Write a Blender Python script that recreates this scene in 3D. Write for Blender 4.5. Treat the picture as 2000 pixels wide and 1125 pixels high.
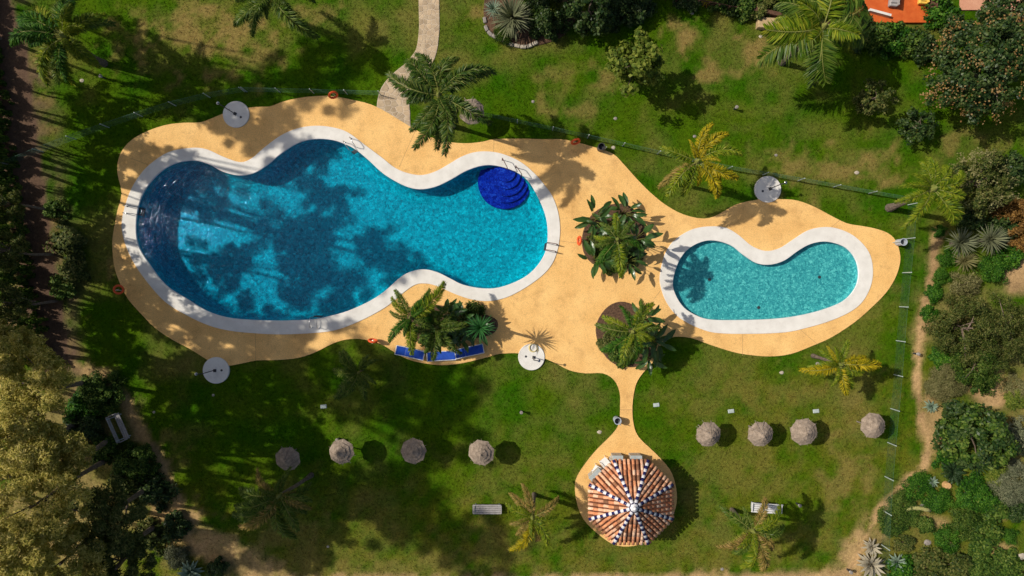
import bpy, math, random
import numpy as np
from mathutils import Vector, Matrix, Euler
from mathutils.geometry import tessellate_polygon

random.seed(7); RNG = np.random.default_rng(7)
for o in list(bpy.data.objects): bpy.data.objects.remove(o)
SC = bpy.context.scene
COL = SC.collection
PI = math.pi; R = math.radians

# ------------------------------------------------------------------ camera, sky, sun, exposure
H = 46.8            # flying height of the camera, metres
PPM = 28.5          # photo pixels per metre on the ground
cam = bpy.data.cameras.new('camera'); cam.lens = 24.0; cam.sensor_width = 36.0
cam.clip_start = 0.5; cam.clip_end = 2000
camo = bpy.data.objects.new('camera', cam); COL.objects.link(camo)
camo.location = (0, 0, H); camo.rotation_euler = (0, 0, 0); SC.camera = camo

SUN_EL = R(47.0)
SH = Vector((0.963, -0.269, 0)).normalized()          # direction in which shadows fall
sund = (SH * math.cos(SUN_EL)) + Vector((0, 0, -math.sin(SUN_EL)))
w = bpy.data.worlds.new('World'); SC.world = w; w.use_nodes = True
wn = w.node_tree; wn.nodes.clear()
sky = wn.nodes.new('ShaderNodeTexSky'); sky.sky_type = 'NISHITA'; sky.sun_disc = False
sky.dust_density = 3.0; sky.ozone_density = 0.6; sky.air_density = 0.9; sky.sun_elevation = SUN_EL; sky.sun_rotation = math.atan2(-SH.x, -SH.y)
bg = wn.nodes.new('ShaderNodeBackground'); bg.inputs['Strength'].default_value = 0.085
wo = wn.nodes.new('ShaderNodeOutputWorld')
wn.links.new(sky.outputs[0], bg.inputs[0]); wn.links.new(bg.outputs[0], wo.inputs[0])
sl = bpy.data.lights.new('sun', 'SUN'); sl.energy = 3.9; sl.angle = R(0.55); sl.color = (1.0, 0.93, 0.82)
so = bpy.data.objects.new('sun', sl); COL.objects.link(so)
so.rotation_euler = sund.to_track_quat('-Z', 'Y').to_euler(); so.location = (-40, 12, 60)
vs = SC.view_settings; vs.view_transform = 'Standard'; vs.look = 'None'; vs.exposure = 0.0; vs.gamma = 1.0
vs.use_curve_mapping = False

# ------------------------------------------------------------------ helpers
def W(px, py, z=0.0):
    """photo pixel -> world point at height z"""
    s = (H - z) / H / PPM
    return Vector(((px - 1000) * s, (562.5 - py) * s, z))

def tag(o, label=None, cat=None, group=None, kind=None):
    if label: o['label'] = label
    if cat: o['category'] = cat
    if group: o['group'] = group
    if kind: o['kind'] = kind
    return o

def thing(name, label, cat, loc=(0, 0, 0), rz=0.0, group=None):
    o = bpy.data.objects.new(name, None); COL.objects.link(o)
    o.location = loc; o.rotation_euler = (0, 0, rz); o.empty_display_size = 0.2
    return tag(o, label, cat, group)

def link(name, me, parent=None, loc=(0, 0, 0), rot=(0, 0, 0), scale=(1, 1, 1), mat=None):
    o = bpy.data.objects.new(name, me); COL.objects.link(o)
    o.parent = parent; o.location = loc; o.rotation_euler = rot; o.scale = scale
    if mat is not None:
        if not me.materials: me.materials.append(mat)
        o.material_slots[0].link = 'OBJECT'; o.material_slots[0].material = mat
    return o

class MB:
    def __init__(s): s.v = []; s.f = []
    def add(s, vs, fs):
        b = len(s.v); s.v += [tuple(p) for p in vs]; s.f += [tuple(i + b for i in f) for f in fs]; return s
    def box(s, c, d, rz=0.0, bev=0.0, M=None):
        x, y, z = d[0] / 2, d[1] / 2, d[2] / 2
        if bev <= 0:
            v = [Vector((a * x, b * y, e * z)) for e in (-1, 1) for a, b in ((-1, -1), (1, -1), (1, 1), (-1, 1))]
            f = [(3, 2, 1, 0), (4, 5, 6, 7)] + [(i, (i + 1) % 4, 4 + (i + 1) % 4, 4 + i) for i in range(4)]
        else:
            v = []; b = bev
            for zz, ins in ((-z, b), (-z + b, 0), (z - b, 0), (z, b)):
                for sx, sy in ((-1, -1), (1, -1), (1, 1), (-1, 1)):
                    cx, cy = sx * (x - ins), sy * (y - ins)
                    o1, o2 = (sx * b, 0), (0, sy * b)
                    pr = (o2, o1) if sx * sy > 0 else (o1, o2)
                    if sx * sy > 0: pts = ((cx, cy - sy * b), (cx - sx * b, cy))
                    else: pts = ((cx - sx * b, cy), (cx, cy - sy * b))
                    v += [Vector((p[0], p[1], zz)) for p in pts]
            f = [tuple(range(7, -1, -1)), tuple(range(24, 32))]
            for k in range(3):
                f += [(k * 8 + i, k * 8 + (i + 1) % 8, k * 8 + 8 + (i + 1) % 8, k * 8 + 8 + i) for i in range(8)]
        m = Matrix.Translation(Vector(c)) @ (M.to_4x4() if M is not None else Matrix.Rotation(rz, 4, 'Z'))
        return s.add([m @ p for p in v], f)
    def tube(s, pts, rad, n=6, cap=True):
        pts = [Vector(p) for p in pts]
        if not hasattr(rad, '__len__'): rad = [rad] * len(pts)
        v = []; f = []; up = None
        for i, p in enumerate(pts):
            t = (pts[min(i + 1, len(pts) - 1)] - pts[max(i - 1, 0)])
            t = t.normalized() if t.length > 1e-9 else Vector((0, 0, 1))
            if up is None: up = t.orthogonal().normalized()
            up = (up - t * up.dot(t))
            up = up.normalized() if up.length > 1e-6 else t.orthogonal().normalized()
            sd = t.cross(up)
            for k in range(n):
                a = 2 * PI * k / n
                v.append(p + (up * math.cos(a) + sd * math.sin(a)) * rad[i])
        for i in range(len(pts) - 1):
            f += [(i * n + k, i * n + (k + 1) % n, (i + 1) * n + (k + 1) % n, (i + 1) * n + k) for k in range(n)]
        if cap: f += [tuple(range(n - 1, -1, -1)), tuple(range((len(pts) - 1) * n, len(pts) * n))]
        return s.add(v, f)
    def lathe(s, prof, n=24, c=(0, 0, 0), jit=None):
        v = []; f = []
        for j, (r, z) in enumerate(prof):
            for k in range(n):
                a = 2 * PI * k / n
                rr = r * (jit(j, k) if jit else 1)
                v.append((c[0] + rr * math.cos(a), c[1] + rr * math.sin(a), c[2] + z))
        for j in range(len(prof) - 1):
            f += [(j * n + k, j * n + (k + 1) % n, (j + 1) * n + (k + 1) % n, (j + 1) * n + k) for k in range(n)]
        return s.add(v, f)
    def torus(s, Rr, r, n=28, m=8, M=None, c=(0, 0, 0)):
        v = []; f = []
        for i in range(n):
            a = 2 * PI * i / n
            for j in range(m):
                b = 2 * PI * j / m
                p = Vector(((Rr + r * math.cos(b)) * math.cos(a), (Rr + r * math.cos(b)) * math.sin(a), r * math.sin(b)))
                if M is not None: p = M @ p
                v.append(p + Vector(c))
        for i in range(n):
            f += [(i * m + j, ((i + 1) % n) * m + j, ((i + 1) % n) * m + (j + 1) % m, i * m + (j + 1) % m) for j in range(m)]
        return s.add(v, f)
    def mesh(s, name, mat=None, smooth=False):
        me = bpy.data.meshes.new(name); me.from_pydata(s.v, [], s.f); me.update()
        if smooth: me.polygons.foreach_set('use_smooth', [True] * len(me.polygons))
        if mat: me.materials.append(mat)
        return me
    def build(s, name, mat, parent=None, loc=(0, 0, 0), smooth=False, rot=(0, 0, 0)):
        return link(name, s.mesh(name, mat, smooth), parent, loc, rot)

def fast_mesh(name, v, f, mat=None, col=None):
    """numpy verts (n,3) and faces (m,k) -> mesh"""
    v = np.ascontiguousarray(v, dtype=np.float32); f = np.ascontiguousarray(f, dtype=np.int32)
    me = bpy.data.meshes.new(name); m, k = f.shape
    me.vertices.add(len(v)); me.vertices.foreach_set('co', v.ravel())
    me.loops.add(m * k); me.loops.foreach_set('vertex_index', f.ravel())
    me.polygons.add(m); me.polygons.foreach_set('loop_start', np.arange(0, m * k, k, dtype=np.int32))
    if col is not None:
        a = me.color_attributes.new('col', 'FLOAT_COLOR', 'POINT'); a.data.foreach_set('color', np.ascontiguousarray(col, dtype=np.float32).ravel())
    me.update(calc_edges=True)
    if mat: me.materials.append(mat)
    return me

def spline(pts, sub=4, closed=True):
    n = len(pts); out = []
    for i in range(n if closed else n - 1):
        if closed: p = [pts[(i + k) % n] for k in (-1, 0, 1, 2)]
        else: p = [pts[max(0, min(n - 1, i + k))] for k in (-1, 0, 1, 2)]
        for j in range(sub):
            t = j / sub
            out.append(tuple(0.5 * (2 * p[1][d] + (p[2][d] - p[0][d]) * t + (2 * p[0][d] - 5 * p[1][d] + 4 * p[2][d] - p[3][d]) * t * t
                       + (3 * p[1][d] - p[0][d] - 3 * p[2][d] + p[3][d]) * t ** 3) for d in (0, 1)))
    if not closed: out.append(tuple(pts[-1]))
    return out

def wpoly(px, z=0, sub=4):
    return [(W(x, y, z).x, W(x, y, z).y) for x, y in spline(px, sub)]

def inside(x, y, poly):
    x = np.asarray(x); y = np.asarray(y); r = np.zeros(x.shape, bool)
    p = np.asarray(poly); q = np.roll(p, -1, 0)
    for (x1, y1), (x2, y2) in zip(p, q):
        if y1 == y2: continue
        c = ((y1 > y) != (y2 > y)) & (x < (x2 - x1) * (y - y1) / (y2 - y1) + x1)
        r ^= c
    return r

def area(poly):
    p = np.asarray(poly); q = np.roll(p, -1, 0)
    return 0.5 * np.sum(p[:, 0] * q[:, 1] - q[:, 0] * p[:, 1])
def ccw(poly): return list(poly) if area(poly) > 0 else list(poly)[::-1]
def offset(poly, d):
    """move each vertex outward by d (ccw polygon)"""
    p = np.asarray(ccw(poly)); t = np.roll(p, -1, 0) - np.roll(p, 1, 0)
    n = np.stack([t[:, 1], -t[:, 0]], 1); n /= np.linalg.norm(n, axis=1)[:, None] + 1e-9
    return [tuple(a) for a in p + n * d]

def plate(mb, outer, holes, z, flip=False):
    loops = [[Vector((x, y, 0)) for x, y in outer]] + [[Vector((x, y, 0)) for x, y in h] for h in holes]
    tri = tessellate_polygon(loops)
    v = [(p.x, p.y, z(p.x, p.y) if callable(z) else z) for L in loops for p in L]
    fs = []
    for a, b, c in tri:
        A, B, C = v[a], v[b], v[c]
        ar = (B[0] - A[0]) * (C[1] - A[1]) - (B[1] - A[1]) * (C[0] - A[0])
        if abs(ar) < 1e-9: continue
        fs.append((a, b, c) if (ar > 0) != flip else (a, c, b))
    return mb.add(v, fs)
def strip(mb, poly, z0, z1, flip=False):
    n = len(poly)
    g = lambda z, x, y: z(x, y) if callable(z) else z
    v = [(x, y, g(z0, x, y)) for x, y in poly] + [(x, y, g(z1, x, y)) for x, y in poly]
    f = [(i, (i + 1) % n, n + (i + 1) % n, n + i) for i in range(n)]
    if flip: f = [t[::-1] for t in f]
    return mb.add(v, f)

_L = [np.random.default_rng(100 + k).random((128, 128)) for k in range(6)]
def vnoise(x, y, k=0):
    L = _L[k % 6]; xi = np.floor(x).astype(int); yi = np.floor(y).astype(int)
    fx = x - xi; fy = y - yi; fx = fx * fx * (3 - 2 * fx); fy = fy * fy * (3 - 2 * fy)
    a = L[xi % 128, yi % 128]; b = L[(xi + 1) % 128, yi % 128]; c = L[xi % 128, (yi + 1) % 128]; d = L[(xi + 1) % 128, (yi + 1) % 128]
    return (a * (1 - fx) + b * fx) * (1 - fy) + (c * (1 - fx) + d * fx) * fy
def fbm(x, y, k=0, o=4):
    s = 0; a = 0.5; t = 0
    for i in range(o):
        s = s + a * vnoise(x * 2 ** i + 13.7 * i, y * 2 ** i + 7.3 * i, k + i); t += a; a *= 0.55
    return s / t

# ------------------------------------------------------------------ materials
def nodes(name):
    m = bpy.data.materials.new(name); m.use_nodes = True; t = m.node_tree; t.nodes.clear()
    o = t.nodes.new('ShaderNodeOutputMaterial'); return m, t, o
def N(t, typ, **kw):
    n = t.nodes.new(typ)
    for k, v in kw.items():
        if hasattr(n, k): setattr(n, k, v)
        else: n.inputs[k].default_value = v
    return n
def ramp(t, stops, src=None):
    r = t.nodes.new('ShaderNodeValToRGB'); e = r.color_ramp.elements
    while len(e) < len(stops): e.new(0.5)
    for i, (p, c) in enumerate(stops): e[i].position = p; e[i].color = (*c, 1)
    if src: t.links.new(src, r.inputs[0])
    return r
def surf(name, c1, c2, scale=4.0, rough=0.8, bump=0.0, bscale=60.0, fine=0.0, spec=0.3, metal=0.0, c3=None, detail=5, objrand=None, stain=0.0):
    """two (or three) tone noise material with fine grain and relief"""
    m, t, o = nodes(name); L = t.links.new
    b = N(t, 'ShaderNodeBsdfPrincipled'); b.inputs['Roughness'].default_value = rough
    b.inputs['Specular IOR Level'].default_value = spec; b.inputs['Metallic'].default_value = metal
    tc = N(t, 'ShaderNodeTexCoord'); geo = N(t, 'ShaderNodeNewGeometry')
    n1 = N(t, 'ShaderNodeTexNoise'); n1.inputs['Scale'].default_value = scale; n1.inputs['Detail'].default_value = detail
    L(geo.outputs['Position'], n1.inputs['Vector'])
    st = [(0.3, c1), (0.7, c2)] if c3 is None else [(0.25, c1), (0.5, c2), (0.75, c3)]
    r = ramp(t, st, n1.outputs['Fac']); colr = r.outputs[0]
    if fine > 0:
        n2 = N(t, 'ShaderNodeTexNoise'); n2.inputs['Scale'].default_value = bscale; n2.inputs['Detail'].default_value = 3
        L(geo.outputs['Position'], n2.inputs['Vector'])
        mr = N(t, 'ShaderNodeMapRange'); mr.inputs['From Min'].default_value = 0.3; mr.inputs['From Max'].default_value = 0.7
        mr.inputs['To Min'].default_value = 1 - fine; mr.inputs['To Max'].default_value = 1 + fine
        L(n2.outputs['Fac'], mr.inputs['Value'])
        mx = N(t, 'ShaderNodeVectorMath', operation='MULTIPLY'); L(colr, mx.inputs[0]); L(mr.outputs[0], mx.inputs[1]); colr = mx.outputs[0]
    if stain > 0:
        for sc_, lo, hi in ((0.8, 0.52, 0.72), (3.5, 0.55, 0.75)):
            n4 = N(t, 'ShaderNodeTexNoise'); n4.inputs['Scale'].default_value = sc_; n4.inputs['Detail'].default_value = 8; n4.inputs['Roughness'].default_value = 0.65
            L(geo.outputs['Position'], n4.inputs['Vector']); rs = ramp(t, [(lo, (1, 1, 1)), (hi, (1 - stain, 1 - stain * 1.15, 1 - stain * 1.2))], n4.outputs['Fac'])
            mx = N(t, 'ShaderNodeVectorMath', operation='MULTIPLY'); L(colr, mx.inputs[0]); L(rs.outputs[0], mx.inputs[1]); colr = mx.outputs[0]
    if objrand:
        oi = N(t, 'ShaderNodeObjectInfo'); rr = ramp(t, objrand, oi.outputs['Random'])
        mx = N(t, 'ShaderNodeVectorMath', operation='MULTIPLY'); L(colr, mx.inputs[0]); L(rr.outputs[0], mx.inputs[1]); colr = mx.outputs[0]
    L(colr, b.inputs['Base Color'])
    if bump > 0:
        n3 = N(t, 'ShaderNodeTexNoise'); n3.inputs['Scale'].default_value = bscale; n3.inputs['Detail'].default_value = 4
        L(geo.outputs['Position'], n3.inputs['Vector'])
        bp = N(t, 'ShaderNodeBump'); bp.inputs['Strength'].default_value = bump; bp.inputs['Distance'].default_value = 0.02
        L(n3.outputs['Fac'], bp.inputs['Height']); L(bp.outputs[0], b.inputs['Normal'])
    L(b.outputs[0], o.inputs[0]); return m

def leafmat(name, cols, trans=0.3, rough=0.6, big=0.35, spec=0.18):
    """leaf colours vary from leaf to leaf and softly through the plant"""
    m, t, o = nodes(name); L = t.links.new
    geo = N(t, 'ShaderNodeNewGeometry')
    k = len(cols); r = ramp(t, [(i / max(1, k - 1), c) for i, c in enumerate(cols)])
    n1 = N(t, 'ShaderNodeTexNoise'); n1.inputs['Scale'].default_value = 0.9; n1.inputs['Detail'].default_value = 2
    L(geo.outputs['Position'], n1.inputs['Vector'])
    a = N(t, 'ShaderNodeMath', operation='MULTIPLY_ADD'); L(n1.outputs['Fac'], a.inputs[0]); a.inputs[1].default_value = big * 2
    a.inputs[2].default_value = -big
    ad = N(t, 'ShaderNodeMath', operation='ADD'); L(geo.outputs['Random Per Island'], ad.inputs[0]); L(a.outputs[0], ad.inputs[1])
    L(ad.outputs[0], r.inputs[0])
    b = N(t, 'ShaderNodeBsdfPrincipled'); b.inputs['Roughness'].default_value = rough; b.inputs['Specular IOR Level'].default_value = spec
    tr = N(t, 'ShaderNodeBsdfTranslucent'); L(r.outputs[0], b.inputs['Base Color'])
    mu = N(t, 'ShaderNodeVectorMath', operation='MULTIPLY'); L(r.outputs[0], mu.inputs[0]); mu.inputs[1].default_value = (1.25, 1.35, 0.6)
    L(mu.outputs[0], tr.inputs['Color'])
    mx = N(t, 'ShaderNodeMixShader'); mx.inputs[0].default_value = trans
    L(b.outputs[0], mx.inputs[1]); L(tr.outputs[0], mx.inputs[2]); L(mx.outputs[0], o.inputs[0]); return m

def mat_attr(name, rough=0.85, trans=0.0, fine=0.0):
    m, t, o = nodes(name); L = t.links.new
    at = N(t, 'ShaderNodeAttribute', attribute_name='col'); c = at.outputs['Color']
    b = N(t, 'ShaderNodeBsdfPrincipled'); b.inputs['Roughness'].default_value = rough; b.inputs['Specular IOR Level'].default_value = 0.04
    geo = N(t, 'ShaderNodeNewGeometry')
    if fine > 0:
        for sc, amt in ((5.0, fine * 0.7), (28.0, fine)):
            n = N(t, 'ShaderNodeTexNoise'); n.inputs['Scale'].default_value = sc; n.inputs['Detail'].default_value = 5; n.inputs['Roughness'].default_value = 0.7
            L(geo.outputs['Position'], n.inputs['Vector'])
            mr = N(t, 'ShaderNodeMapRange'); mr.inputs['From Min'].default_value = 0.3; mr.inputs['From Max'].default_value = 0.7
            mr.inputs['To Min'].default_value = 1 - amt; mr.inputs['To Max'].default_value = 1 + amt
            L(n.outputs['Fac'], mr.inputs['Value'])
            mx = N(t, 'ShaderNodeVectorMath', operation='MULTIPLY'); L(c, mx.inputs[0]); L(mr.outputs[0], mx.inputs[1]); c = mx.outputs[0]
            last = n
        bp = N(t, 'ShaderNodeBump'); bp.inputs['Strength'].default_value = 0.6; bp.inputs['Distance'].default_value = 0.04
        L(last.outputs['Fac'], bp.inputs['Height']); L(bp.outputs[0], b.inputs['Normal'])
    L(c, b.inputs['Base Color'])
    if trans > 0:
        tr = N(t, 'ShaderNodeBsdfTranslucent'); L(c, tr.inputs['Color'])
        mx = N(t, 'ShaderNodeMixShader'); mx.inputs[0].default_value = trans
        L(b.outputs[0], mx.inputs[1]); L(tr.outputs[0], mx.inputs[2]); L(mx.outputs[0], o.inputs[0])
    else: L(b.outputs[0], o.inputs[0])
    return m

def mosaic(name, cols, scale=6.0, fine=40.0):
    """glazed pool mosaic: small tiles of mixed shades, grouped in loose patches; their contrast also paints in ripple sparkle"""
    m, t, o = nodes(name); L = t.links.new
    geo = N(t, 'ShaderNodeNewGeometry')
    nz = N(t, 'ShaderNodeTexNoise'); nz.inputs['Scale'].default_value = 3.0; nz.inputs['Detail'].default_value = 2
    L(geo.outputs['Position'], nz.inputs['Vector'])
    sc = N(t, 'ShaderNodeVectorMath', operation='MULTIPLY_ADD'); L(nz.outputs['Color'], sc.inputs[0]); sc.inputs[1].default_value = (0.25, 0.25, 0.25)
    L(geo.outputs['Position'], sc.inputs[2])
    v = N(t, 'ShaderNodeTexVoronoi'); v.inputs['Scale'].default_value = scale; L(sc.outputs[0], v.inputs['Vector'])
    sp = N(t, 'ShaderNodeSeparateColor'); L(v.outputs['Color'], sp.inputs[0])
    v2 = N(t, 'ShaderNodeTexVoronoi'); v2.inputs['Scale'].default_value = scale * 2.3; L(sc.outputs[0], v2.inputs['Vector'])
    sp2 = N(t, 'ShaderNodeSeparateColor'); L(v2.outputs['Color'], sp2.inputs[0])
    ad = N(t, 'ShaderNodeMath', operation='MULTIPLY_ADD'); L(sp.outputs[0], ad.inputs[0]); ad.inputs[1].default_value = 0.55
    ml = N(t, 'ShaderNodeMath', operation='MULTIPLY'); L(sp2.outputs[1], ml.inputs[0]); ml.inputs[1].default_value = 0.45
    L(ml.outputs[0], ad.inputs[2])
    k = len(cols); r = ramp(t, [(i / (k - 1), c) for i, c in enumerate(cols)], ad.outputs[0])
    b = N(t, 'ShaderNodeBsdfPrincipled'); b.inputs['Roughness'].default_value = 0.6; b.inputs['Specular IOR Level'].default_value = 0.02   # wetted glaze, almost no sheen under water
    L(r.outputs[0], b.inputs['Base Color']); L(b.outputs[0], o.inputs[0]); return m

def water(name, absorb, density, bump=0.35, scale=2.2):
    """clear body of water: fresnel sheen with small ripples on the surface, absorption inside"""
    m, t, o = nodes(name); L = t.links.new
    geo = N(t, 'ShaderNodeNewGeometry')
    n1 = N(t, 'ShaderNodeTexNoise'); n1.inputs['Scale'].default_value = scale; n1.inputs['Detail'].default_value = 6; n1.inputs['Roughness'].default_value = 0.6
    L(geo.outputs['Position'], n1.inputs['Vector'])
    bp = N(t, 'ShaderNodeBump'); bp.inputs['Strength'].default_value = bump; bp.inputs['Distance'].default_value = 0.12
    L(n1.outputs['Fac'], bp.inputs['Height'])
    gl = N(t, 'ShaderNodeBsdfGlossy'); gl.inputs['Color'].default_value = (0.55, 0.8, 1.0, 1); gl.inputs['Roughness'].default_value = 0.06; L(bp.outputs[0], gl.inputs['Normal'])
    tr = N(t, 'ShaderNodeBsdfTransparent'); tr.inputs['Color'].default_value = (0.93, 0.98, 0.99, 1)
    fr = N(t, 'ShaderNodeFresnel'); fr.inputs['IOR'].default_value = 1.33; L(bp.outputs[0], fr.inputs['Normal'])
    sx = N(t, 'ShaderNodeSeparateXYZ'); L(geo.outputs['True Normal'], sx.inputs[0])
    gt = N(t, 'ShaderNodeMath', operation='GREATER_THAN'); L(sx.outputs['Z'], gt.inputs[0]); gt.inputs[1].default_value = 0.5
    ml = N(t, 'ShaderNodeMath', operation='MULTIPLY'); L(fr.outputs[0], ml.inputs[0]); L(gt.outputs[0], ml.inputs[1])
    mx = N(t, 'ShaderNodeMixShader'); L(ml.outputs[0], mx.inputs[0]); L(tr.outputs[0], mx.inputs[1]); L(gl.outputs[0], mx.inputs[2])
    va = N(t, 'ShaderNodeVolumeAbsorption'); va.inputs['Color'].default_value = (*absorb, 1); va.inputs['Density'].default_value = density
    L(mx.outputs[0], o.inputs['Surface']); L(va.outputs[0], o.inputs['Volume']); return m

M_white = surf('white_coping', (0.68, 0.655, 0.60), (0.78, 0.755, 0.70), 1.5, 0.75, 0.15, 30, 0.05, stain=0.10)
M_deck = surf('ochre_deck', (0.74, 0.43, 0.145), (0.86, 0.535, 0.20), 0.6, 0.9, 0.5, 16, 0.17, detail=9, stain=0.22)
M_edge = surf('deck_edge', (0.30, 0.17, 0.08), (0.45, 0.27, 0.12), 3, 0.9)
M_tile = mosaic('pool_mosaic_sparkle', [(0.0005, 0.16, 0.20), (0.0005, 0.28, 0.34), (0.001, 0.40, 0.46), (0.003, 0.66, 0.72)])  # mixed tile tones; the light and dark cells also paint in water glitter
M_tilek = mosaic('kids_mosaic_sparkle', [(0.02, 0.20, 0.22), (0.05, 0.31, 0.32), (0.085, 0.43, 0.41), (0.24, 0.70, 0.62)], 8.0)
M_navy = mosaic('step_mosaic', [(0.002, 0.006, 0.12), (0.003, 0.014, 0.25), (0.004, 0.026, 0.36), (0.02, 0.08, 0.52)])
M_water = water('pool_water', (0.02, 0.70, 0.91), 0.30)
M_waterk = water('kids_water', (0.10, 0.74, 0.86), 0.30, 0.3, 2.6)
M_mulch = surf('mulch', (0.05, 0.028, 0.016), (0.15, 0.085, 0.05), 9, 0.95, 0.8, 40, 0.4)
M_stone = surf('flagstone', (0.42, 0.32, 0.21), (0.56, 0.45, 0.31), 2.5, 0.85, 0.4, 40, 0.12, objrand=[(0, (0.75, 0.72, 0.68)), (0.5, (0.95, 0.93, 0.9)), (1, (1.08, 1.02, 0.95))])
M_mortar = surf('mortar', (0.5, 0.41, 0.30), (0.6, 0.5, 0.38), 5, 0.9, 0.3)
M_thatch = surf('thatch', (0.20, 0.155, 0.115), (0.36, 0.285, 0.22), 4, 0.95, 0.6, 18, 0.22)
M_wood = surf('grey_wood', (0.20, 0.16, 0.13), (0.33, 0.28, 0.24), 8, 0.8, 0.3, 60, 0.15)
M_brown = surf('brown_wood', (0.07, 0.035, 0.02), (0.14, 0.07, 0.04), 6, 0.7, 0.2, 50, 0.15)
M_bench = surf('bench_paint', (0.27, 0.25, 0.24), (0.38, 0.36, 0.35), 4, 0.7, 0.2, 60, 0.10)
M_wplastic = surf('white_plastic', (0.74, 0.73, 0.71), (0.8, 0.79, 0.77), 3, 0.35)
M_blue = surf('blue_sling', (0.008, 0.055, 0.36), (0.012, 0.08, 0.46), 5, 0.7, 0.2, 120, 0.1)
M_steel = surf('steel', (0.45, 0.45, 0.46), (0.6, 0.6, 0.6), 6, 0.28, metal=1.0)
M_rust = surf('painted_rail', (0.10, 0.04, 0.035), (0.16, 0.07, 0.05), 9, 0.5)
M_dark = surf('dark_metal', (0.03, 0.03, 0.035), (0.06, 0.06, 0.065), 6, 0.5)
M_orange = surf('buoy_orange', (0.72, 0.085, 0.02), (0.8, 0.12, 0.03), 5, 0.45)
M_green = surf('fence_green', (0.05, 0.13, 0.09), (0.08, 0.18, 0.13), 6, 0.5)
M_post = surf('fence_post', (0.35, 0.42, 0.39), (0.48, 0.54, 0.50), 6, 0.5)
M_terra = surf('terracotta', (0.56, 0.23, 0.115), (0.74, 0.40, 0.23), 5, 0.8, 0.4, 40, 0.18,
               objrand=[(0, (0.30, 0.30, 0.30)), (0.12, (0.55, 0.48, 0.42)), (0.2, (0.95, 0.8, 0.7)), (0.5, (1.1, 0.95, 0.8)), (0.72, (1.2, 1.4, 1.55)), (0.88, (1.25, 1.7, 2.1)), (1, (0.7, 0.5, 0.4))])
M_terrad = surf('terracotta_dark', (0.09, 0.028, 0.014), (0.16, 0.055, 0.028), 5, 0.9, 0.4, 40, 0.2)
M_gblue = surf('glazed_navy', (0.010, 0.010, 0.07), (0.02, 0.02, 0.11), 5, 0.25, spec=0.5)
M_gwhite = surf('glazed_white', (0.66, 0.65, 0.68), (0.78, 0.77, 0.78), 5, 0.3, spec=0.5)
M_plaster = surf('plaster', (0.42, 0.38, 0.32), (0.52, 0.48, 0.42), 3, 0.9, 0.2, 60, 0.06)
M_greyw = surf('grey_render', (0.36, 0.40, 0.40), (0.46, 0.50, 0.50), 3, 0.85, 0.2, 60, 0.06)
M_orfloor = surf('terrace_tile', (0.52, 0.09, 0.015), (0.62, 0.13, 0.025), 3, 0.6, 0.2, 60, 0.08)
M_pink = surf('pink_paving', (0.55, 0.26, 0.16), (0.62, 0.32, 0.2), 3, 0.9, 0.2, 60, 0.08)
M_yellow = surf('yellow_fabric', (0.72, 0.45, 0.06), (0.8, 0.55, 0.12), 8, 0.7, 0.3, 60, 0.25)
M_hose = surf('yellow_hose', (0.62, 0.5, 0.2), (0.72, 0.6, 0.28), 8, 0.5)
M_rock = surf('rock', (0.20, 0.18, 0.16), (0.34, 0.30, 0.27), 6, 0.9, 0.6, 30, 0.2)
M_pale = surf('pale_stone', (0.36, 0.31, 0.24), (0.52, 0.46, 0.37), 6, 0.9, 0.4, 30, 0.1)
M_bark = surf('bark', (0.10, 0.07, 0.05), (0.24, 0.18, 0.14), 7, 0.95, 0.8, 20, 0.3)
M_pbark = surf('palm_bark', (0.09, 0.065, 0.05), (0.21, 0.165, 0.13), 7, 0.95, 0.6, 20, 0.25)
M_rachis = surf('frond_stem', (0.14, 0.17, 0.03), (0.24, 0.24, 0.06), 4, 0.6)
M_grass = mat_attr('lawn', 0.95, fine=0.42)
M_tuft = mat_attr('grass_blades', 0.9, trans=0.3)

# ------------------------------------------------------------------ traced outlines (photo pixels)
POOL = [(267, 431), (270, 475), (290, 512), (324, 556), (365, 583), (405, 607), (446, 620), (500, 625), (550, 626), (606, 624), (640, 618), (680, 607),
        (724, 587), (755, 566), (778, 545), (799, 532), (826, 526), (853, 531), (880, 544), (905, 556), (942, 563), (976, 561), (1016, 546), (1043, 526),
        (1062, 499), (1069, 472), (1069, 441), (1063, 414), (1050, 384), (1030, 352), (1003, 334), (969, 324), (942, 324), (911, 334), (881, 351),
        (851, 365), (820, 370), (790, 363), (751, 341), (721, 314), (697, 294), (677, 283), (650, 274), (616, 272), (582, 280), (549, 301), (525, 321),
        (498, 338), (468, 343), (437, 336), (410, 322), (380, 314), (345, 319), (317, 334), (292, 360), (275, 391)]
COPE = [(239, 431), (243, 468), (260, 509), (287, 549), (324, 590), (368, 617), (410, 636), (451, 646), (501, 651), (549, 653), (603, 651), (650, 646),
        (687, 634), (724, 617), (758, 597), (788, 572), (812, 556), (834, 554), (857, 560), (888, 574), (922, 585), (955, 588), (989, 581), (1023, 564),
        (1057, 540), (1078, 516), (1090, 485), (1094, 448), (1090, 414), (1079, 384), (1063, 361), (1043, 338), (1016, 316), (982, 301), (952, 296),
        (925, 298), (900, 307), (878, 320), (853, 334), (826, 342), (799, 339), (772, 328), (745, 307), (714, 284), (680, 259), (650, 249), (616, 246),
        (582, 251), (549, 265), (515, 290), (493, 309), (470, 317), (436, 306), (405, 292), (375, 289), (331, 297), (294, 321), (270, 348), (252, 382)]
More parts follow.
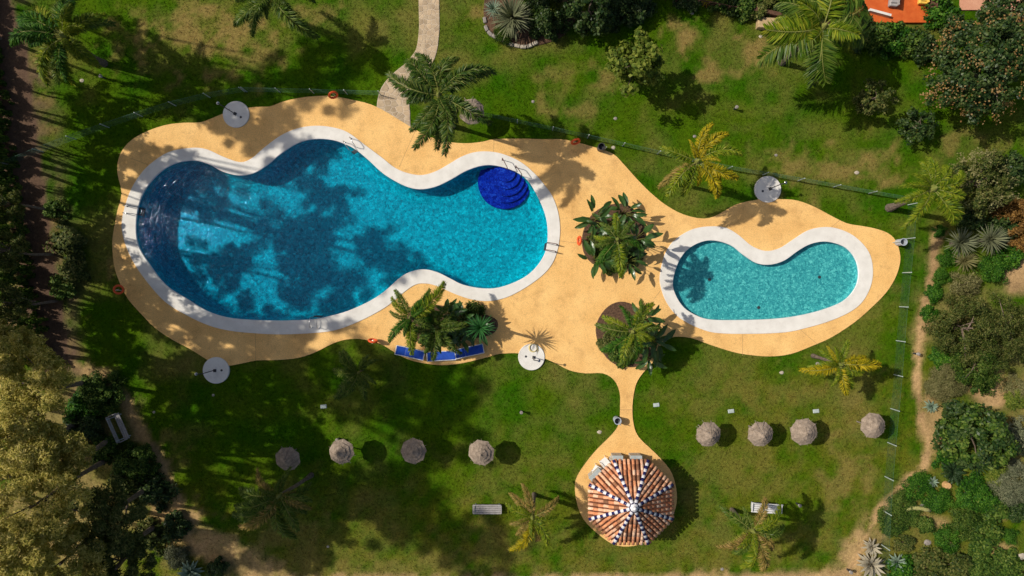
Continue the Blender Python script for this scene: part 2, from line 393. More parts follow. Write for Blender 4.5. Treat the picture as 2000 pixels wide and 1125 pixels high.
KPOOL = [(1314, 549), (1318, 573), (1335, 600), (1362, 617), (1389, 624), (1436, 625), (1504, 623), (1555, 617), (1605, 605), (1646, 588), (1669, 563),
         (1676, 536), (1671, 509), (1656, 488), (1636, 477), (1609, 472), (1582, 477), (1558, 490), (1531, 509), (1504, 517), (1477, 514), (1450, 497),
         (1430, 481), (1406, 472), (1382, 470), (1359, 477), (1338, 492), (1323, 516)]
KCOPE = [(1288, 540), (1296, 502), (1311, 475), (1335, 456), (1362, 445), (1396, 442), (1420, 446), (1443, 460), (1467, 480), (1494, 490), (1521, 485),
         (1548, 468), (1575, 451), (1602, 444), (1629, 445), (1659, 456), (1683, 475), (1699, 499), (1704, 531), (1699, 561), (1683, 590), (1658, 610),
         (1617, 628), (1572, 641), (1540, 648), (1504, 651), (1450, 652), (1409, 651), (1382, 647), (1349, 634), (1321, 616), (1301, 590), (1291, 564)]
DECK = [(238, 377), (230, 338), (233, 307), (250, 280), (280, 260), (321, 245), (358, 240), (392, 239), (422, 228), (455, 215), (501, 209), (528, 208),
        (552, 199), (582, 192), (616, 188), (650, 188), (687, 195), (724, 204), (758, 221), (799, 246), (832, 264), (868, 276), (908, 280), (942, 277),
        (965, 272), (1016, 271), (1057, 272), (1104, 273), (1155, 286), (1196, 300), (1219, 322), (1244, 350), (1270, 376), (1301, 401), (1335, 419),
        (1374, 427), (1403, 419), (1436, 400), (1480, 390), (1524, 389), (1558, 392), (1592, 405), (1622, 421), (1653, 436), (1680, 441), (1707, 446),
        (1733, 455), (1749, 470), (1757, 494), (1757, 515), (1748, 543), (1729, 573), (1699, 603), (1669, 629), (1625, 658), (1587, 675), (1545, 691),
        (1504, 696), (1463, 693), (1430, 687), (1389, 674), (1349, 660), (1315, 658), (1296, 668), (1288, 680), (1276, 706), (1261, 722), (1246, 742),
        (1239, 762), (1235, 794), (1237, 826), (1247, 853), (1280, 885), (1307, 915), (1318, 942), (1322, 972), (1316, 1002), (1298, 1032), (1262, 1058), (1228, 1067),
        (1196, 1062), (1165, 1040), (1139, 1013), (1126, 979), (1123, 945), (1131, 923), (1150, 896), (1169, 874), (1198, 845), (1209, 825), (1211, 794),
        (1210, 766), (1199, 742), (1177, 729), (1143, 729), (1112, 723), (1082, 708), (1050, 695), (1012, 690), (989, 690), (971, 692), (950, 698), (918, 706), (891, 711),
        (864, 713), (839, 711), (811, 706), (786, 697), (766, 685), (750, 675), (731, 668), (704, 662), (677, 663), (650, 671), (616, 688), (582, 699),
        (542, 703), (501, 704), (467, 711), (430, 715), (398, 698), (371, 681), (338, 664), (304, 641), (277, 614), (250, 583), (233, 549), (223, 516),
        (220, 475), (223, 448), (230, 411)]
BED_A = [(1136, 470), (1143, 440), (1160, 415), (1190, 400), (1225, 400), (1250, 425), (1262, 460), (1255, 495), (1235, 520), (1200, 530), (1165, 520), (1143, 500)]
BED_B = [(1163, 645), (1170, 620), (1188, 598), (1212, 589), (1238, 596), (1262, 618), (1283, 650), (1282, 680), (1268, 705), (1245, 716), (1218, 716), (1192, 706), (1172, 680)]
BED_C = [(790, 640), (800, 610), (830, 595), (870, 598), (910, 612), (950, 615), (971, 626), (970, 644), (955, 655), (920, 662), (880, 665), (830, 668), (800, 662)]
BED_D = [(948, 50), (945, 10), (960, -30), (1030, -40), (1110, -30), (1130, 20), (1100, 70), (1040, 90), (990, 84), (962, 70)]

pool = ccw(wpoly(POOL)); cope = ccw(wpoly(COPE)); kpool = ccw(wpoly(KPOOL)); kcope = ccw(wpoly(KCOPE)); deck = ccw(wpoly(DECK, sub=3))
beds = {k: ccw(wpoly(b, sub=3)) for k, b in (('A', BED_A), ('B', BED_B), ('C', BED_C), ('D', BED_D))}

# ------------------------------------------------------------------ ground
def polydist(x, y, pts):
    d = np.full(x.shape, 1e9)
    for (x1, y1), (x2, y2) in zip(pts[:-1], pts[1:]):
        vx, vy = x2 - x1, y2 - y1; t = np.clip(((x - x1) * vx + (y - y1) * vy) / (vx * vx + vy * vy + 1e-9), 0, 1)
        d = np.minimum(d, np.hypot(x - x1 - t * vx, y - y1 - t * vy))
    return d
DRY = [(400, 60, 130, 70, .85), (480, 100, 60, 60, .7), (600, 25, 70, 30, .6), (75, 105, 30, 60, .55), (80, 225, 30, 60, .65), (110, 445, 18, 60, .7), (215, 520, 12, 40, .8),
       (1330, 72, 34, 24, .9), (1455, 95, 60, 28, .85), (1420, 125, 60, 26, .6), (1390, 145, 24, 18, .8), (1610, 335, 110, 48, .7), (1690, 325, 70, 50, .75), (1870, 275, 90, 28, .6),
       (1100, 140, 50, 26, .45), (1190, 160, 34, 30, .65), (1085, 190, 30, 26, .6), (1140, 215, 30, 20, .55), (935, 22, 30, 22, .7), (1580, 420, 40, 20, .5),
       (750, 1112, 420, 34, .5), (1000, 1080, 140, 60, .4), (1000, 930, 150, 60, .25), (1480, 760, 200, 70, .3), (1420, 930, 150, 80, .3), (1650, 960, 50, 90, .55), (1400, 1060, 180, 60, .35), (1640, 870, 40, 60, .2),
       (1560, 640, 120, 60, .25), (1700, 620, 50, 90, .35), (1620, 760, 70, 30, .35), (1800, 560, 20, 120, .3), (140, 690, 30, 40, .55), (350, 1020, 60, 60, .8), (560, 1040, 90, 50, .5), (330, 890, 30, 60, .5), (1640, 930, 40, 40, .3)]
DIRT = [([(-40, -60), (15, 100), (40, 300), (68, 500), (100, 705)], 34, .95), ([(120, 708), (200, 735), (240, 780), (262, 835), (305, 885), (330, 935), (345, 990), (370, 1050), (430, 1110)], 15, .9),
        ([(330, 1010), (400, 1060), (520, 1125)], 34, .7), ([(430, 1138), (900, 1138), (1300, 1134), (1660, 1126)], 13, .9),
        ([(1835, 455), (1815, 560), (1797, 680), (1790, 740), (1802, 820), (1816, 880), (1800, 925), (1765, 948), (1735, 975), (1708, 1015), (1688, 1060), (1660, 1110), (1600, 1150)], 11, 1.0),
        ([(1690, 1050), (1660, 1100)], 30, .8), ([(1815, 780), (1835, 840)], 28, .8)]
SAND = [(1940, 762, 55, 45, 1), (1990, 540, 30, 45, 1), (1820, 840, 24, 40, .8), (1960, 1075, 40, 20, .8), (1835, 1020, 40, 20, .7), (1950, 1005, 30, 12, .6), (20, 640, 30, 20, .8), (100, 840, 160, 120, .5), (150, 1020, 200, 120, .5), (30, 500, 30, 200, .4), (1990, 800, 30, 200, .25), (1900, 640, 100, 120, .4)]
def ground_cover(x, y):
    """dryness and bare earth of the lawn at world x, y"""
    px = 1000 + x * PPM; py = 562.5 - y * PPM
    n1 = fbm(x * 0.22, y * 0.22, 0); n2 = fbm(x * 0.9, y * 0.9, 2); n3 = fbm(x * 0.5 + 40, y * 0.5, 4)
    dry = np.clip((n1 - 0.5) * 2.0 + (n2 - 0.5) * 1.0 + 0.10, 0, 1) * 0.6
    wob = (n2 - 0.5) * 2.4; wob2 = (fbm(x * 1.1 + 3, y * 1.1 + 5, 5, 5) - 0.5) * 5.0
    for a, b, rx, ry, k in DRY:
        q = np.sqrt(((px - a) / rx) ** 2 + ((py - b) / ry) ** 2)
        dry = np.maximum(dry, k * np.clip((1.15 - q) * 0.9 + wob2 * 0.75, 0, 1))
    dirt = np.zeros_like(x)
    for pts, wd, k in DIRT:
        d = polydist(px, py, pts); dirt = np.maximum(dirt, k * np.clip((1.25 - d / wd) * 1.3 + wob2 * 0.55, 0, 1))
    for a, b, rx, ry, k in SAND:
        q = np.sqrt(((px - a) / rx) ** 2 + ((py - b) / ry) ** 2)
        dirt = np.maximum(dirt, k * np.clip(1.5 * (1.1 - q) + wob, 0, 1))
    litter = np.clip((110 - polydist(px, py, DIRT[0][0])) / 60, 0, 1) * (px < 190)     # leaf litter beside the left path
    litter = np.maximum(litter * np.clip(0.3 + wob, 0, 1), np.clip((44 - polydist(px, py, DIRT[0][0])) / 8, 0, 1))
    return dry, dirt, litter, n1, n2, n3
def ground_colour(x, y):
    dry, dirt, litter, n1, n2, n3 = ground_cover(x, y); n4 = fbm(x * 1.3 + 9, y * 1.3, 3, 4)
    px = 1000 + x * PPM; py = 562.5 - y * PPM
    g1 = np.array([0.028, 0.098, 0.001]); g2 = np.array([0.056, 0.112, 0.002]); g3 = np.array([0.098, 0.118, 0.008])
    t = np.clip((n3 - 0.32) * 2.6, 0, 1)[..., None]; c = g1 * (1 - t) + g2 * t
    olive = np.clip((px - 1180) / 300, 0, 1) * np.clip((py - 640) / 120, 0, 1)
    olive = np.maximum(np.maximum(olive, 0.16), np.clip((py - 880) / 100, 0, 1)) * np.clip(0.55 + (n4 - 0.5) * 2.6, 0.1, 1.0); olive = np.clip(olive, 0, 1)[..., None]
    c = c * (1 - olive) + g3 * olive
    d = dry[..., None]; c = c * (1 - d) + np.array([0.245, 0.172, 0.055]) * d
    e = dirt[..., None]; sand = np.array([0.41, 0.265, 0.125]) * (0.45 + 1.1 * n4[..., None]); c = c * (1 - e) + sand * e
    l = litter[..., None]; c = c * (1 - l) + np.array([0.115, 0.072, 0.048]) * (0.7 + 0.6 * n2[..., None]) * l
    return c
def axis(lo, hi, step, far):
    a = list(np.arange(lo, hi + 1e-6, step)); g = step; p = hi; q = lo
    while p < far:
        g *= 1.7; p += g; q -= g; a.append(p); a.insert(0, q)
    return np.array(a)
ax = axis(-42, 42, 0.3, 300); ay = axis(-26, 26, 0.3, 300)
gx, gy = np.meshgrid(ax, ay, indexing='ij')
gc = ground_colour(gx, gy); gz = (fbm(gx * 0.35, gy * 0.35, 1) - 0.5) * 0.03 - 0.02
nx, ny = gx.shape
idx = np.arange(nx * ny).reshape(nx, ny)
cx = (gx[:-1, :-1] + gx[1:, 1:]) / 2; cy = (gy[:-1, :-1] + gy[1:, 1:]) / 2
hole = inside(cx, cy, offset(pool, 0.3)) | inside(cx, cy, offset(kpool, 0.3))
q = np.stack([idx[:-1, :-1], idx[1:, :-1], idx[1:, 1:], idx[:-1, 1:]], -1)[~hole]
rgba = np.concatenate([gc.reshape(-1, 3), np.ones((nx * ny, 1))], 1)
g = link('ground', fast_mesh('ground', np.stack([gx, gy, gz], -1).reshape(-1, 3), q, M_grass, rgba))
tag(g, 'lawn and bare earth around the pools', kind='structure')

# grass blades
NT = 210000
tx = RNG.uniform(-36.5, 36.5, NT); ty = RNG.uniform(-21, 21, NT)
dry, dirt, litter, n1, n2, n3 = ground_cover(tx, ty)
keep = ~inside(tx, ty, deck) & (RNG.random(NT) > dirt * 1.1) & (RNG.random(NT) > litter * 1.2) & (RNG.random(NT) > dry * 0.55)
for b in beds.values(): keep &= ~inside(tx, ty, b)
keep &= ~inside(tx, ty, [tuple(W(*p).xy) for p in ((818, -60), (820, 60), (812, 98), (745, 165), (735, 206), (800, 250), (804, 190), (830, 140), (856, 95), (856, -60))])
tx = tx[keep]; ty = ty[keep]; n = len(tx)
tc = ground_colour(tx, ty) * RNG.uniform(0.5, 1.75, (n, 1)) * RNG.uniform(0.85, 1.15, (n, 3))
hgt = RNG.uniform(0.03, 0.075, n); tz = (fbm(tx * 0.35, ty * 0.35, 1) - 0.5) * 0.03 - 0.03
tv = np.zeros((n, 3, 3, 3)); aa = RNG.uniform(0, 2 * PI, (n, 3)); ll = RNG.uniform(0.05, 0.14, (n, 3))
base = np.stack([tx, ty, tz], -1)[:, None, :]
pr = np.stack([-np.sin(aa), np.cos(aa), 0 * aa], -1) * 0.022
tv[:, :, 0] = base + pr; tv[:, :, 1] = base - pr
tv[:, :, 2] = base + np.stack([np.cos(aa) * ll, np.sin(aa) * ll, np.repeat(hgt[:, None], 3, 1)], -1)
tcol = np.concatenate([np.repeat(tc, 9, 0), np.ones((n * 9, 1))], 1)
tg = link('grass', fast_mesh('grass', tv.reshape(-1, 3), np.arange(n * 9).reshape(-1, 3), M_tuft, tcol))
tag(tg, 'short green and straw coloured grass of the lawn', 'grass', kind='stuff')

# ------------------------------------------------------------------ deck, coping, pools
mb = MB(); plate(mb, deck, [offset(cope, -0.15), offset(kcope, -0.15)], 0.055)
d = mb.build('deck', M_deck); tag(d, 'ochre paved deck around both pools', kind='structure')
mb = MB(); strip(mb, deck, -0.05, 0.054); o = mb.build('deck_edge', M_edge, d)
for a_, b_ in (((1450, 650), (1450, 695)), ((965, 271), (964, 300)), ((499, 649), (500, 704)), ((1296, 560), (1276, 585)), ((780, 326), (812, 254)), ((1211, 800), (1236, 800)), ((232, 300), (290, 322)), ((1088, 470), (1136, 476)), ((1560, 642), (1596, 672)), ((1620, 446), (1640, 430))):
    p_, q_ = W(*a_), W(*b_); v_ = q_ - p_; mb = MB(); mb.box((p_ + q_) / 2 + Vector((0, 0, 0.0565)), (v_.length, 0.022, 0.003), rz=math.atan2(v_.y, v_.x)); mb.build('expansion_joint', M_edge, d)
def make_pool(nm, inner, outer, zf, lab, tile, wat, navy=None):
    mb = MB()
    o1, o2 = offset(outer, 0.0), offset(outer, -0.015); i1, i2 = offset(inner, 0.015), offset(inner, 0.0)
    plate(mb, o2, [i1], 0.105)
    strip(mb, o1, 0.0, 0.09); n = len(o1)
    mb.add([(x, y, 0.09) for x, y in o1] + [(x, y, 0.105) for x, y in o2], [(i, (i + 1) % n, n + (i + 1) % n, n + i) for i in range(n)])
    n = len(i1); mb.add([(x, y, 0.105) for x, y in i1] + [(x, y, 0.085) for x, y in i2], [(i, (i + 1) % n, n + (i + 1) % n, n + i) for i in range(n)])
    strip(mb, i2, -0.02, 0.085, True)
    i3 = offset(inner, 0.05); mb.add([(x, y, -0.02) for x, y in i2] + [(x, y, -0.02) for x, y in i3], [(i, (i + 1) % n, n + (i + 1) % n, n + i) for i in range(n)])
    c = mb.build(nm + '_coping', M_white); tag(c, 'white rendered coping band round the ' + lab, kind='structure')
    mb = MB(); w_ = offset(inner, 0.05)
    Z = zf if callable(zf) else (lambda x, y: zf)
    prof = [(0.0, 0.0), (-0.04, 0.45), (-0.16, 0.72), (-0.38, 0.90), (-0.75, 0.985), (-1.0, 1.0)] if callable(zf) else [(0.0, 0.0), (-0.02, 0.5), (-0.08, 0.85), (-0.2, 1.0)]
    rings = [[(x, y, Z(x, y) * k if k else 0.0) for x, y in offset(w_, o_)] for o_, k in prof]; n = len(w_)
    mb.add([p for r_ in rings for p in r_], [(j * n + (i + 1) % n, j * n + i, (j + 1) * n + i, (j + 1) * n + (i + 1) % n) for j in range(len(prof) - 1) for i in range(n)])
    plate(mb, [(x, y) for x, y, _ in rings[-1]], [], zf)
    b = mb.build(nm + '_basin', tile); tag(b, 'mosaic tiled basin of the ' + lab, kind='structure')
    mb = MB(); ww = offset(inner, 0.046); zt = -0.05; zb = (lambda x, y: zf(x, y) + 0.006) if callable(zf) else zf + 0.006
    plate(mb, ww, [], zt); plate(mb, ww, [], zb, True); strip(mb, ww, zb, zt)
    k = mb.build(nm + '_water', wat); tag(k, 'clear water of the ' + lab, kind='structure')
    return b
xl, xr = W(266, 430).x, W(1069, 450).x
make_pool('main_pool', pool, cope, lambda x, y: -(2.05 - 1.0 * (x - xl) / (xr - xl)), 'large curved swimming pool', M_tile, M_water)
make_pool('paddling_pool', kpool, kcope, -0.42, 'small kidney shaped paddling pool', M_tilek, M_waterk)
# curved entry steps
st = thing('pool_steps', 'dark blue tiled curved entry steps in the right end of the large pool', 'steps', W(985, 352))
for i, (cxp, cyp, r, z1) in enumerate([(985, 352, 1.86, -0.86), (988, 349, 1.56, -0.70), (989, 345, 1.26, -0.54), (989, 340, 0.96, -0.38), (988, 335, 0.66, -0.22)]):
    p = W(cxp, cyp) - W(985, 352); q2 = [(p.x + r * math.cos(a), p.y + r * math.sin(a)) for a in np.linspace(0, 2 * PI, 49)[:-1]]
    mb = MB(); plate(mb, q2, [], z1); strip(mb, q2, z1 - 0.155 if i else -1.3, z1); mb.build('step', M_navy, st)
# drains of the paddling pool
for (a, b), lab in zip(((1389, 546), (1606, 541), (1486, 601)), ('near its palm shaded left end', 'in its right lobe', 'by its lower edge')):
    mb = MB(); mb.lathe([(0.11, 0), (0.11, 0.02), (0.09, 0.028), (0.05, 0.02), (0.0, 0.02)], 16)
    o = mb.build('floor_drain', M_dark, None, W(a, b) + Vector((0, 0, -0.414)))
    tag(o, 'small dark floor drain of the paddling pool ' + lab, 'drain', 'drains in the paddling pool')

# planting beds
BL = {'A': 'between the two pools', 'B': 'at the start of the path to the tiled pavilion', 'C': 'behind the blue loungers', 'D': 'under the grey shrubs at the top of the lawn'}
for k, b in beds.items():
    mb = MB(); zt = 0.10 if k != 'D' else 0.06
    plate(mb, offset(b, -0.06), [], zt); strip(mb, b, 0.0, zt - 0.03)
    n = len(b); i2 = offset(b, -0.06); b2 = ccw(b)
    mb.add([(x, y, zt - 0.03) for x, y in b2] + [(x, y, zt) for x, y in i2], [(i, (i + 1) % n, n + (i + 1) % n, n + i) for i in range(n)])
    o = mb.build('planting_bed', M_mulch); tag(o, 'dark mulched planting bed ' + BL[k], kind='structure')

# ------------------------------------------------------------------ flagstone path (voronoi stones in a ribbon)
cl = [(837, -40), (838, 20), (838, 62), (831, 104), (810, 138), (786, 163), (770, 188), (768, 222), (772, 262)]
wd = [40, 40, 40, 40, 46, 54, 60, 66, 60]
cp = [Vector(W(*p)) for p in spline(cl, 6, False)]; cw = np.interp(np.linspace(0, len(cl) - 1, len(cp)), range(len(cl)), wd) / PPM / 2
sl_ = [0.0]
for a, b in zip(cp[:-1], cp[1:]): sl_.append(sl_[-1] + (b - a).length)
LEN = sl_[-1]
def rib(s, t):
    s = min(max(s, 0), LEN - 1e-4); i = max(0, np.searchsorted(sl_, s, 'right') - 1); f = (s - sl_[i]) / (sl_[i + 1] - sl_[i])
    p = cp[i].lerp(cp[i + 1], f); a = (cp[min(i + 1, len(cp) - 1)] - cp[max(i - 1, 0)]).normalized(); b = (cp[min(i + 2, len(cp) - 1)] - cp[i]).normalized()
    tn = a.lerp(b, f).normalized(); hw = cw[i] * (1 - f) + cw[i + 1] * f
    return p + Vector((-tn.y, tn.x, 0)) * (t * hw)
path = bpy.data.objects.new('path', None)
mb = MB(); ss = np.linspace(0, LEN, 50)
v = [rib(s, t) + Vector((0, 0, z)) for s in ss for t, z in ((-1, -0.05), (-1, 0.022), (1, 0.022), (1, -0.05))]
mb.add(v, [(i * 4 + k, i * 4 + k + 1, i * 4 + 5 + k, i * 4 + 4 + k) for i in range(49) for k in range(3)])
path = mb.build('path', M_mortar); tag(path, 'curving flagstone path from the top lawn to the pool deck', kind='structure')
seeds = []
s = 0.15
while s < LEN:
    for t in (-0.78, -0.38, 0.0, 0.38, 0.78): seeds.append((s + random.uniform(-.15, .15), t * 0.8 + random.uniform(-.12, .12)))
    s += 0.35
for i, (a, b) in enumerate(seeds):
    poly = [(max(0, a - 0.6), -0.80), (min(LEN, a + 0.6), -0.80), (min(LEN, a + 0.6), 0.80), (max(0, a - 0.6), 0.80)]
    for j, (c, d_) in enumerate(seeds):
        if i == j or abs(c - a) > 1: continue
        mx_, my_ = (a + c) / 2, (b + d_) / 2; nx_, ny_ = c - a, d_ - b; L_ = math.hypot(nx_, ny_); nx_ /= L_; ny_ /= L_
        out = []
        for k in range(len(poly)):
            p, q_ = poly[k], poly[(k + 1) % len(poly)]
            dp = (p[0] - mx_) * nx_ + (p[1] - my_) * ny_ + 0.018; dq = (q_[0] - mx_) * nx_ + (q_[1] - my_) * ny_ + 0.018
            if dp <= 0: out.append(p)
            if dp * dq < 0:
                f = dp / (dp - dq); out.append((p[0] + f * (q_[0] - p[0]), p[1] + f * (q_[1] - p[1])))
        poly = out
        if len(poly) < 3: break
    if len(poly) < 3: continue
    pts = [rib(x, y / 0.82) for x, y in poly]; z1 = 0.034 + random.uniform(0, 0.01); c_ = sum(pts, Vector()) / len(pts); n = len(pts)
    mb = MB(); mb.add([p - c_ + Vector((0, 0, 0.02)) for p in pts] + [(p - c_) * 0.95 + Vector((0, 0, z1)) for p in pts],
                      [tuple(range(n, 2 * n))] + [(k, (k + 1) % n, n + (k + 1) % n, n + k) for k in range(n)])
    mb.build('flagstone', M_stone, path, c_)

# ------------------------------------------------------------------ pavilion
PC = W(1220, 958); AP = 2.70; EZ = 2.45; AZ = 3.65; HW = AP * math.tan(PI / 8)
pav = thing('pavilion', 'octagonal garden pavilion with terracotta tiled roof and blue and white ridges', 'pavilion', PC)
mb = MB(); cr = AP / math.cos(PI / 8) * 0.985
ring = [Vector((cr * math.cos(R(22.5 + 45 * k)), cr * math.sin(R(22.5 + 45 * k)), EZ)) for k in range(8)]
apx = Vector((0, 0, AZ))
low = [p - Vector((0, 0, 0.12)) for p in ring]
mb.add(ring + low + [apx, apx - Vector((0, 0, 0.12))], [(k, (k + 1) % 8, 16) for k in range(8)] + [(8 + (k + 1) % 8, 8 + k, 17) for k in range(8)] + [(8 + k, 8 + (k + 1) % 8, (k + 1) % 8, k) for k in range(8)])
roof = mb.build('roof', M_terrad, pav)
SLP = math.hypot(AP, AZ - EZ); PITCH = math.atan2(AZ - EZ, AP)
def half_tile(L, r0, r1, n=6):
    m = MB(); v = []
    for x, r, lift in ((0, r0, 0.03), (L, r1, 0.0)):
        for k in range(n + 1):
            a = PI * k / n; v.append((x, r * math.cos(a), r * math.sin(a) * 0.8 + lift))
    f = [(k, k + 1, n + 2 + k, n + 1 + k) for k in range(n)]
    inn = [(x, y * 0.82, z - 0.018) for x, y, z in v]
    f2 = [(2 * n + 2 + b, 2 * n + 2 + a, 2 * n + 2 + n + 1 + a, 2 * n + 2 + n + 1 + b) for a, b in ((k, k + 1) for k in range(n))]
    cap = [(k + 1, k, 2 * n + 2 + k, 2 * n + 2 + k + 1) for k in range(n)]
    m.add(v + inn, [t[::-1] for t in f] + [t[::-1] for t in f2] + [t[::-1] for t in cap]); return m
tme = half_tile(0.40, 0.105, 0.085).mesh('tile', M_terra, True)
hme_w = half_tile(0.235, 0.125, 0.105).mesh('ridge_tile', M_gwhite, True); hme_b = half_tile(0.235, 0.125, 0.105).mesh('ridge_tile', M_gblue, True)
for k in range(8):
    az = R(45 * k); Mz = Matrix.Rotation(az, 4, 'Z')
    for u in (-0.98, -0.70, -0.42, -0.14, 0.14, 0.42, 0.70, 0.98):
        ln = SLP * (1 - abs(u) / HW) - 0.02; s = 0.0
        while s < ln - 0.05:
            tl = min(0.40, ln - s + 0.06)
            dist = SLP + 0.06 - s                      # along slope from apex
            p = Vector((dist * math.cos(PITCH), u + random.uniform(-.012, .012), AZ - dist * math.sin(PITCH) + 0.012))
            o = link('tile', tme, roof); o.matrix_local = Mz @ Matrix.Translation(p) @ Matrix.Rotation(PI, 4, 'Z') @ Matrix.Rotation(-PITCH + R(1.5) * -1, 4, 'Y') @ Matrix.Rotation(R(random.uniform(-2, 2)), 4, 'Z') @ Matrix.Scale(tl / 0.40, 4, (1, 0, 0))
            s += 0.345
    hl = math.hypot(cr, AZ - EZ); hp = math.atan2(AZ - EZ, cr); Mh = Matrix.Rotation(R(22.5 + 45 * k), 4, 'Z')
    s = 0.0; i = 0
    while s < hl - 0.22:
        dist = hl + 0.05 - s; p = Vector((dist * math.cos(hp), 0, AZ - dist * math.sin(hp) + 0.06))
        o = link('ridge_tile', hme_w if i % 2 else hme_b, roof); o.matrix_local = Mh @ Matrix.Translation(p) @ Matrix.Rotation(PI, 4, 'Z') @ Matrix.Rotation(-hp, 4, 'Y')
        s += 0.205; i += 1
mb = MB(); mb.lathe([(0.30, AZ - 0.10), (0.27, AZ + 0.07), (0.16, AZ + 0.11), (0.10, AZ + 0.2), (0.13, AZ + 0.27), (0.10, AZ + 0.35), (0.0, AZ + 0.39)], 16)
mb.build('finial', M_gwhite, roof, smooth=True)
pr_ = AP - 0.45
for k in range(8):
    a = R(22.5 + 45 * k); mb = MB(); q = pr_ / math.cos(PI / 8)
    mb.lathe([(0.17, 0.05), (0.17, 0.3), (0.12, 0.34), (0.12, 2.25), (0.17, 2.3), (0.17, 2.36)], 10, (q * math.cos(a), q * math.sin(a), 0)); mb.build('column', M_plaster, pav)
for k in range(8):                                   # eaves beam
    a = R(22.5 + 45 * k); b = R(67.5 + 45 * k); q = pr_ / math.cos(PI / 8)
    mb = MB(); mb.box(((math.cos(a) + math.cos(b)) * q / 2, (math.sin(a) + math.sin(b)) * q / 2, 2.34), (0.16, 2 * q * math.sin(PI / 8) - 0.3, 0.14), rz=R(45 + 45 * k)); mb.build('beam', M_brown, pav)
for ang, off, ln in ((90, -0.62, 0.72), (90, 0.62, 0.66), (135, 0.55, 0.9)):   # low bar walls on the pool side
    a = R(ang); c = Vector((math.cos(a), math.sin(a), 0)) * (AP - 0.22) + Vector((-math.sin(a), math.cos(a), 0)) * off
    mb = MB(); mb.box(c + Vector((0, 0, 0.52)), (0.24, ln, 0.94), rz=a); wl = mb.build('low_wall', M_plaster, pav)
    mb = MB(); mb.box(c + Vector((0, 0, 1.02)), (0.32, ln + 0.06, 0.06), rz=a, bev=0.012); mb.build('wall_cap', M_greyw, wl)

# white plastic chairs
def chair(loc, rz, label):
    t = thing('garden_chair', label, 'chair', loc, rz, 'white chairs at the pavilion')
    mb = MB(); mb.box((0, 0, 0.43), (0.50, 0.48, 0.035), bev=0.012); mb.build('seat', M_wplastic, t)
    for k in range(5):
        mb = MB(); mb.box((-0.27 - 0.03, -0.18 + 0.09 * k, 0.66), (0.02, 0.055, 0.42), M=Matrix.Rotation(R(-12), 3, 'Y')); mb.build('back_slat', M_wplastic, t)
    mb = MB(); mb.tube([(-0.25, -0.24, 0.42), (-0.31, -0.25, 0.7), (-0.36, -0.17, 0.88), (-0.37, 0, 0.91), (-0.36, 0.17, 0.88), (-0.31, 0.25, 0.7), (-0.25, 0.24, 0.42)], 0.022, 6); mb.build('back_frame', M_wplastic, t)
    for s in (-1, 1):
        mb = MB(); mb.box((-0.03, s * 0.27, 0.65), (0.5, 0.055, 0.03), bev=0.01); mb.build('armrest', M_wplastic, t)
        for x in (-0.22, 0.21):
            mb = MB(); mb.tube([(x, s * 0.22, 0.43), (x * 1.12, s * 0.26, 0.0)], [0.026, 0.02], 6); mb.build('leg', M_wplastic, t)
        mb = MB(); mb.tube([(0.21, s * 0.24, 0.43), (0.2, s * 0.27, 0.64)], 0.02, 6); mb.build('arm_support', M_wplastic, t)
chair(W(1179, 899) + Vector((0, 0, 0.055)), R(130), 'white plastic armchair beside the pavilion, the one nearer its grey bar wall')
chair(W(1164, 914) + Vector((0, 0, 0.055)), R(150), 'white plastic armchair beside the pavilion, the one nearer the lawn')

# ------------------------------------------------------------------ thatched parasols
def parasol_mesh(seed):
    rr = random.Random(seed); m = MB()
    tiers = [(0.90, 1.90, 0.60, 2.06), (0.66, 2.09, 0.36, 2.24), (0.43, 2.27, 0.02, 2.50)]
    for r0, z0, r1, z1 in tiers:
        n = 64
        def rad(k, r): 
            a = (k / n * 8) % 1.0; return r * math.cos(PI / 8) / math.cos((a - 0.5) * PI / 4)
        rows = []
        for j in range(6):
            t = j / 5; row = []
            for k in range(n):
                r = rad(k, r0 + (r1 - r0) * t) * (1 + (rr.uniform(-.016, .008) if j == 0 else rr.uniform(-.004, .004)))
                z = z0 + (z1 - z0) * t + rr.uniform(-.005, .006) + 0.05 * (1 - t) * math.cos(k / n * 16 * PI) * -0.5; a = 2 * PI * k / n
                row.append((r * math.cos(a), r * math.sin(a), z))
            rows.append(row)
        inner = [(x * 0.97, y * 0.97, z - 0.05) for x, y, z in rows[0]]
        rows = [inner] + rows
        m.add([p for row in rows for p in row], [(j * n + k, j * n + (k + 1) % n, (j + 1) * n + (k + 1) % n, (j + 1) * n + k) for j in range(6) for k in range(n)])
        for k in range(26):       # loose straw ends
            a = rr.uniform(0, 2 * PI); t = rr.choice((0, 0, 0.2, 0.5, 0.8)); r = r0 + (r1 - r0) * t; z = z0 + (z1 - z0) * t + 0.01
            L_ = rr.uniform(.06, .16); da = rr.uniform(-.5, .5); d = Vector((math.cos(a + da), math.sin(a + da), -0.35)) * L_
            p = Vector((math.cos(a) * r * .95, math.sin(a) * r * .95, z)); sd = Vector((-math.sin(a), math.cos(a), 0)) * 0.012
            m.add([p + sd, p - sd, p + d], [(0, 1, 2)])
    m.lathe([(0.07, 2.47), (0.06, 2.55), (0.0, 2.57)], 8)
    return m.mesh('thatch', M_thatch)
TH = [parasol_mesh(i) for i in range(3)]
mb = MB(); mb.tube([(0, 0, -0.1), (0, 0, 2.45)], 0.045, 8); POLE = mb.mesh('pole', M_wood)
mb = MB()
for k in range(8): a = PI / 4 * k; mb.tube([(0, 0, 2.36), (0.8 * math.cos(a), 0.8 * math.sin(a), 1.95)], 0.015, 5)
SPOKE = mb.mesh('spokes', M_wood)
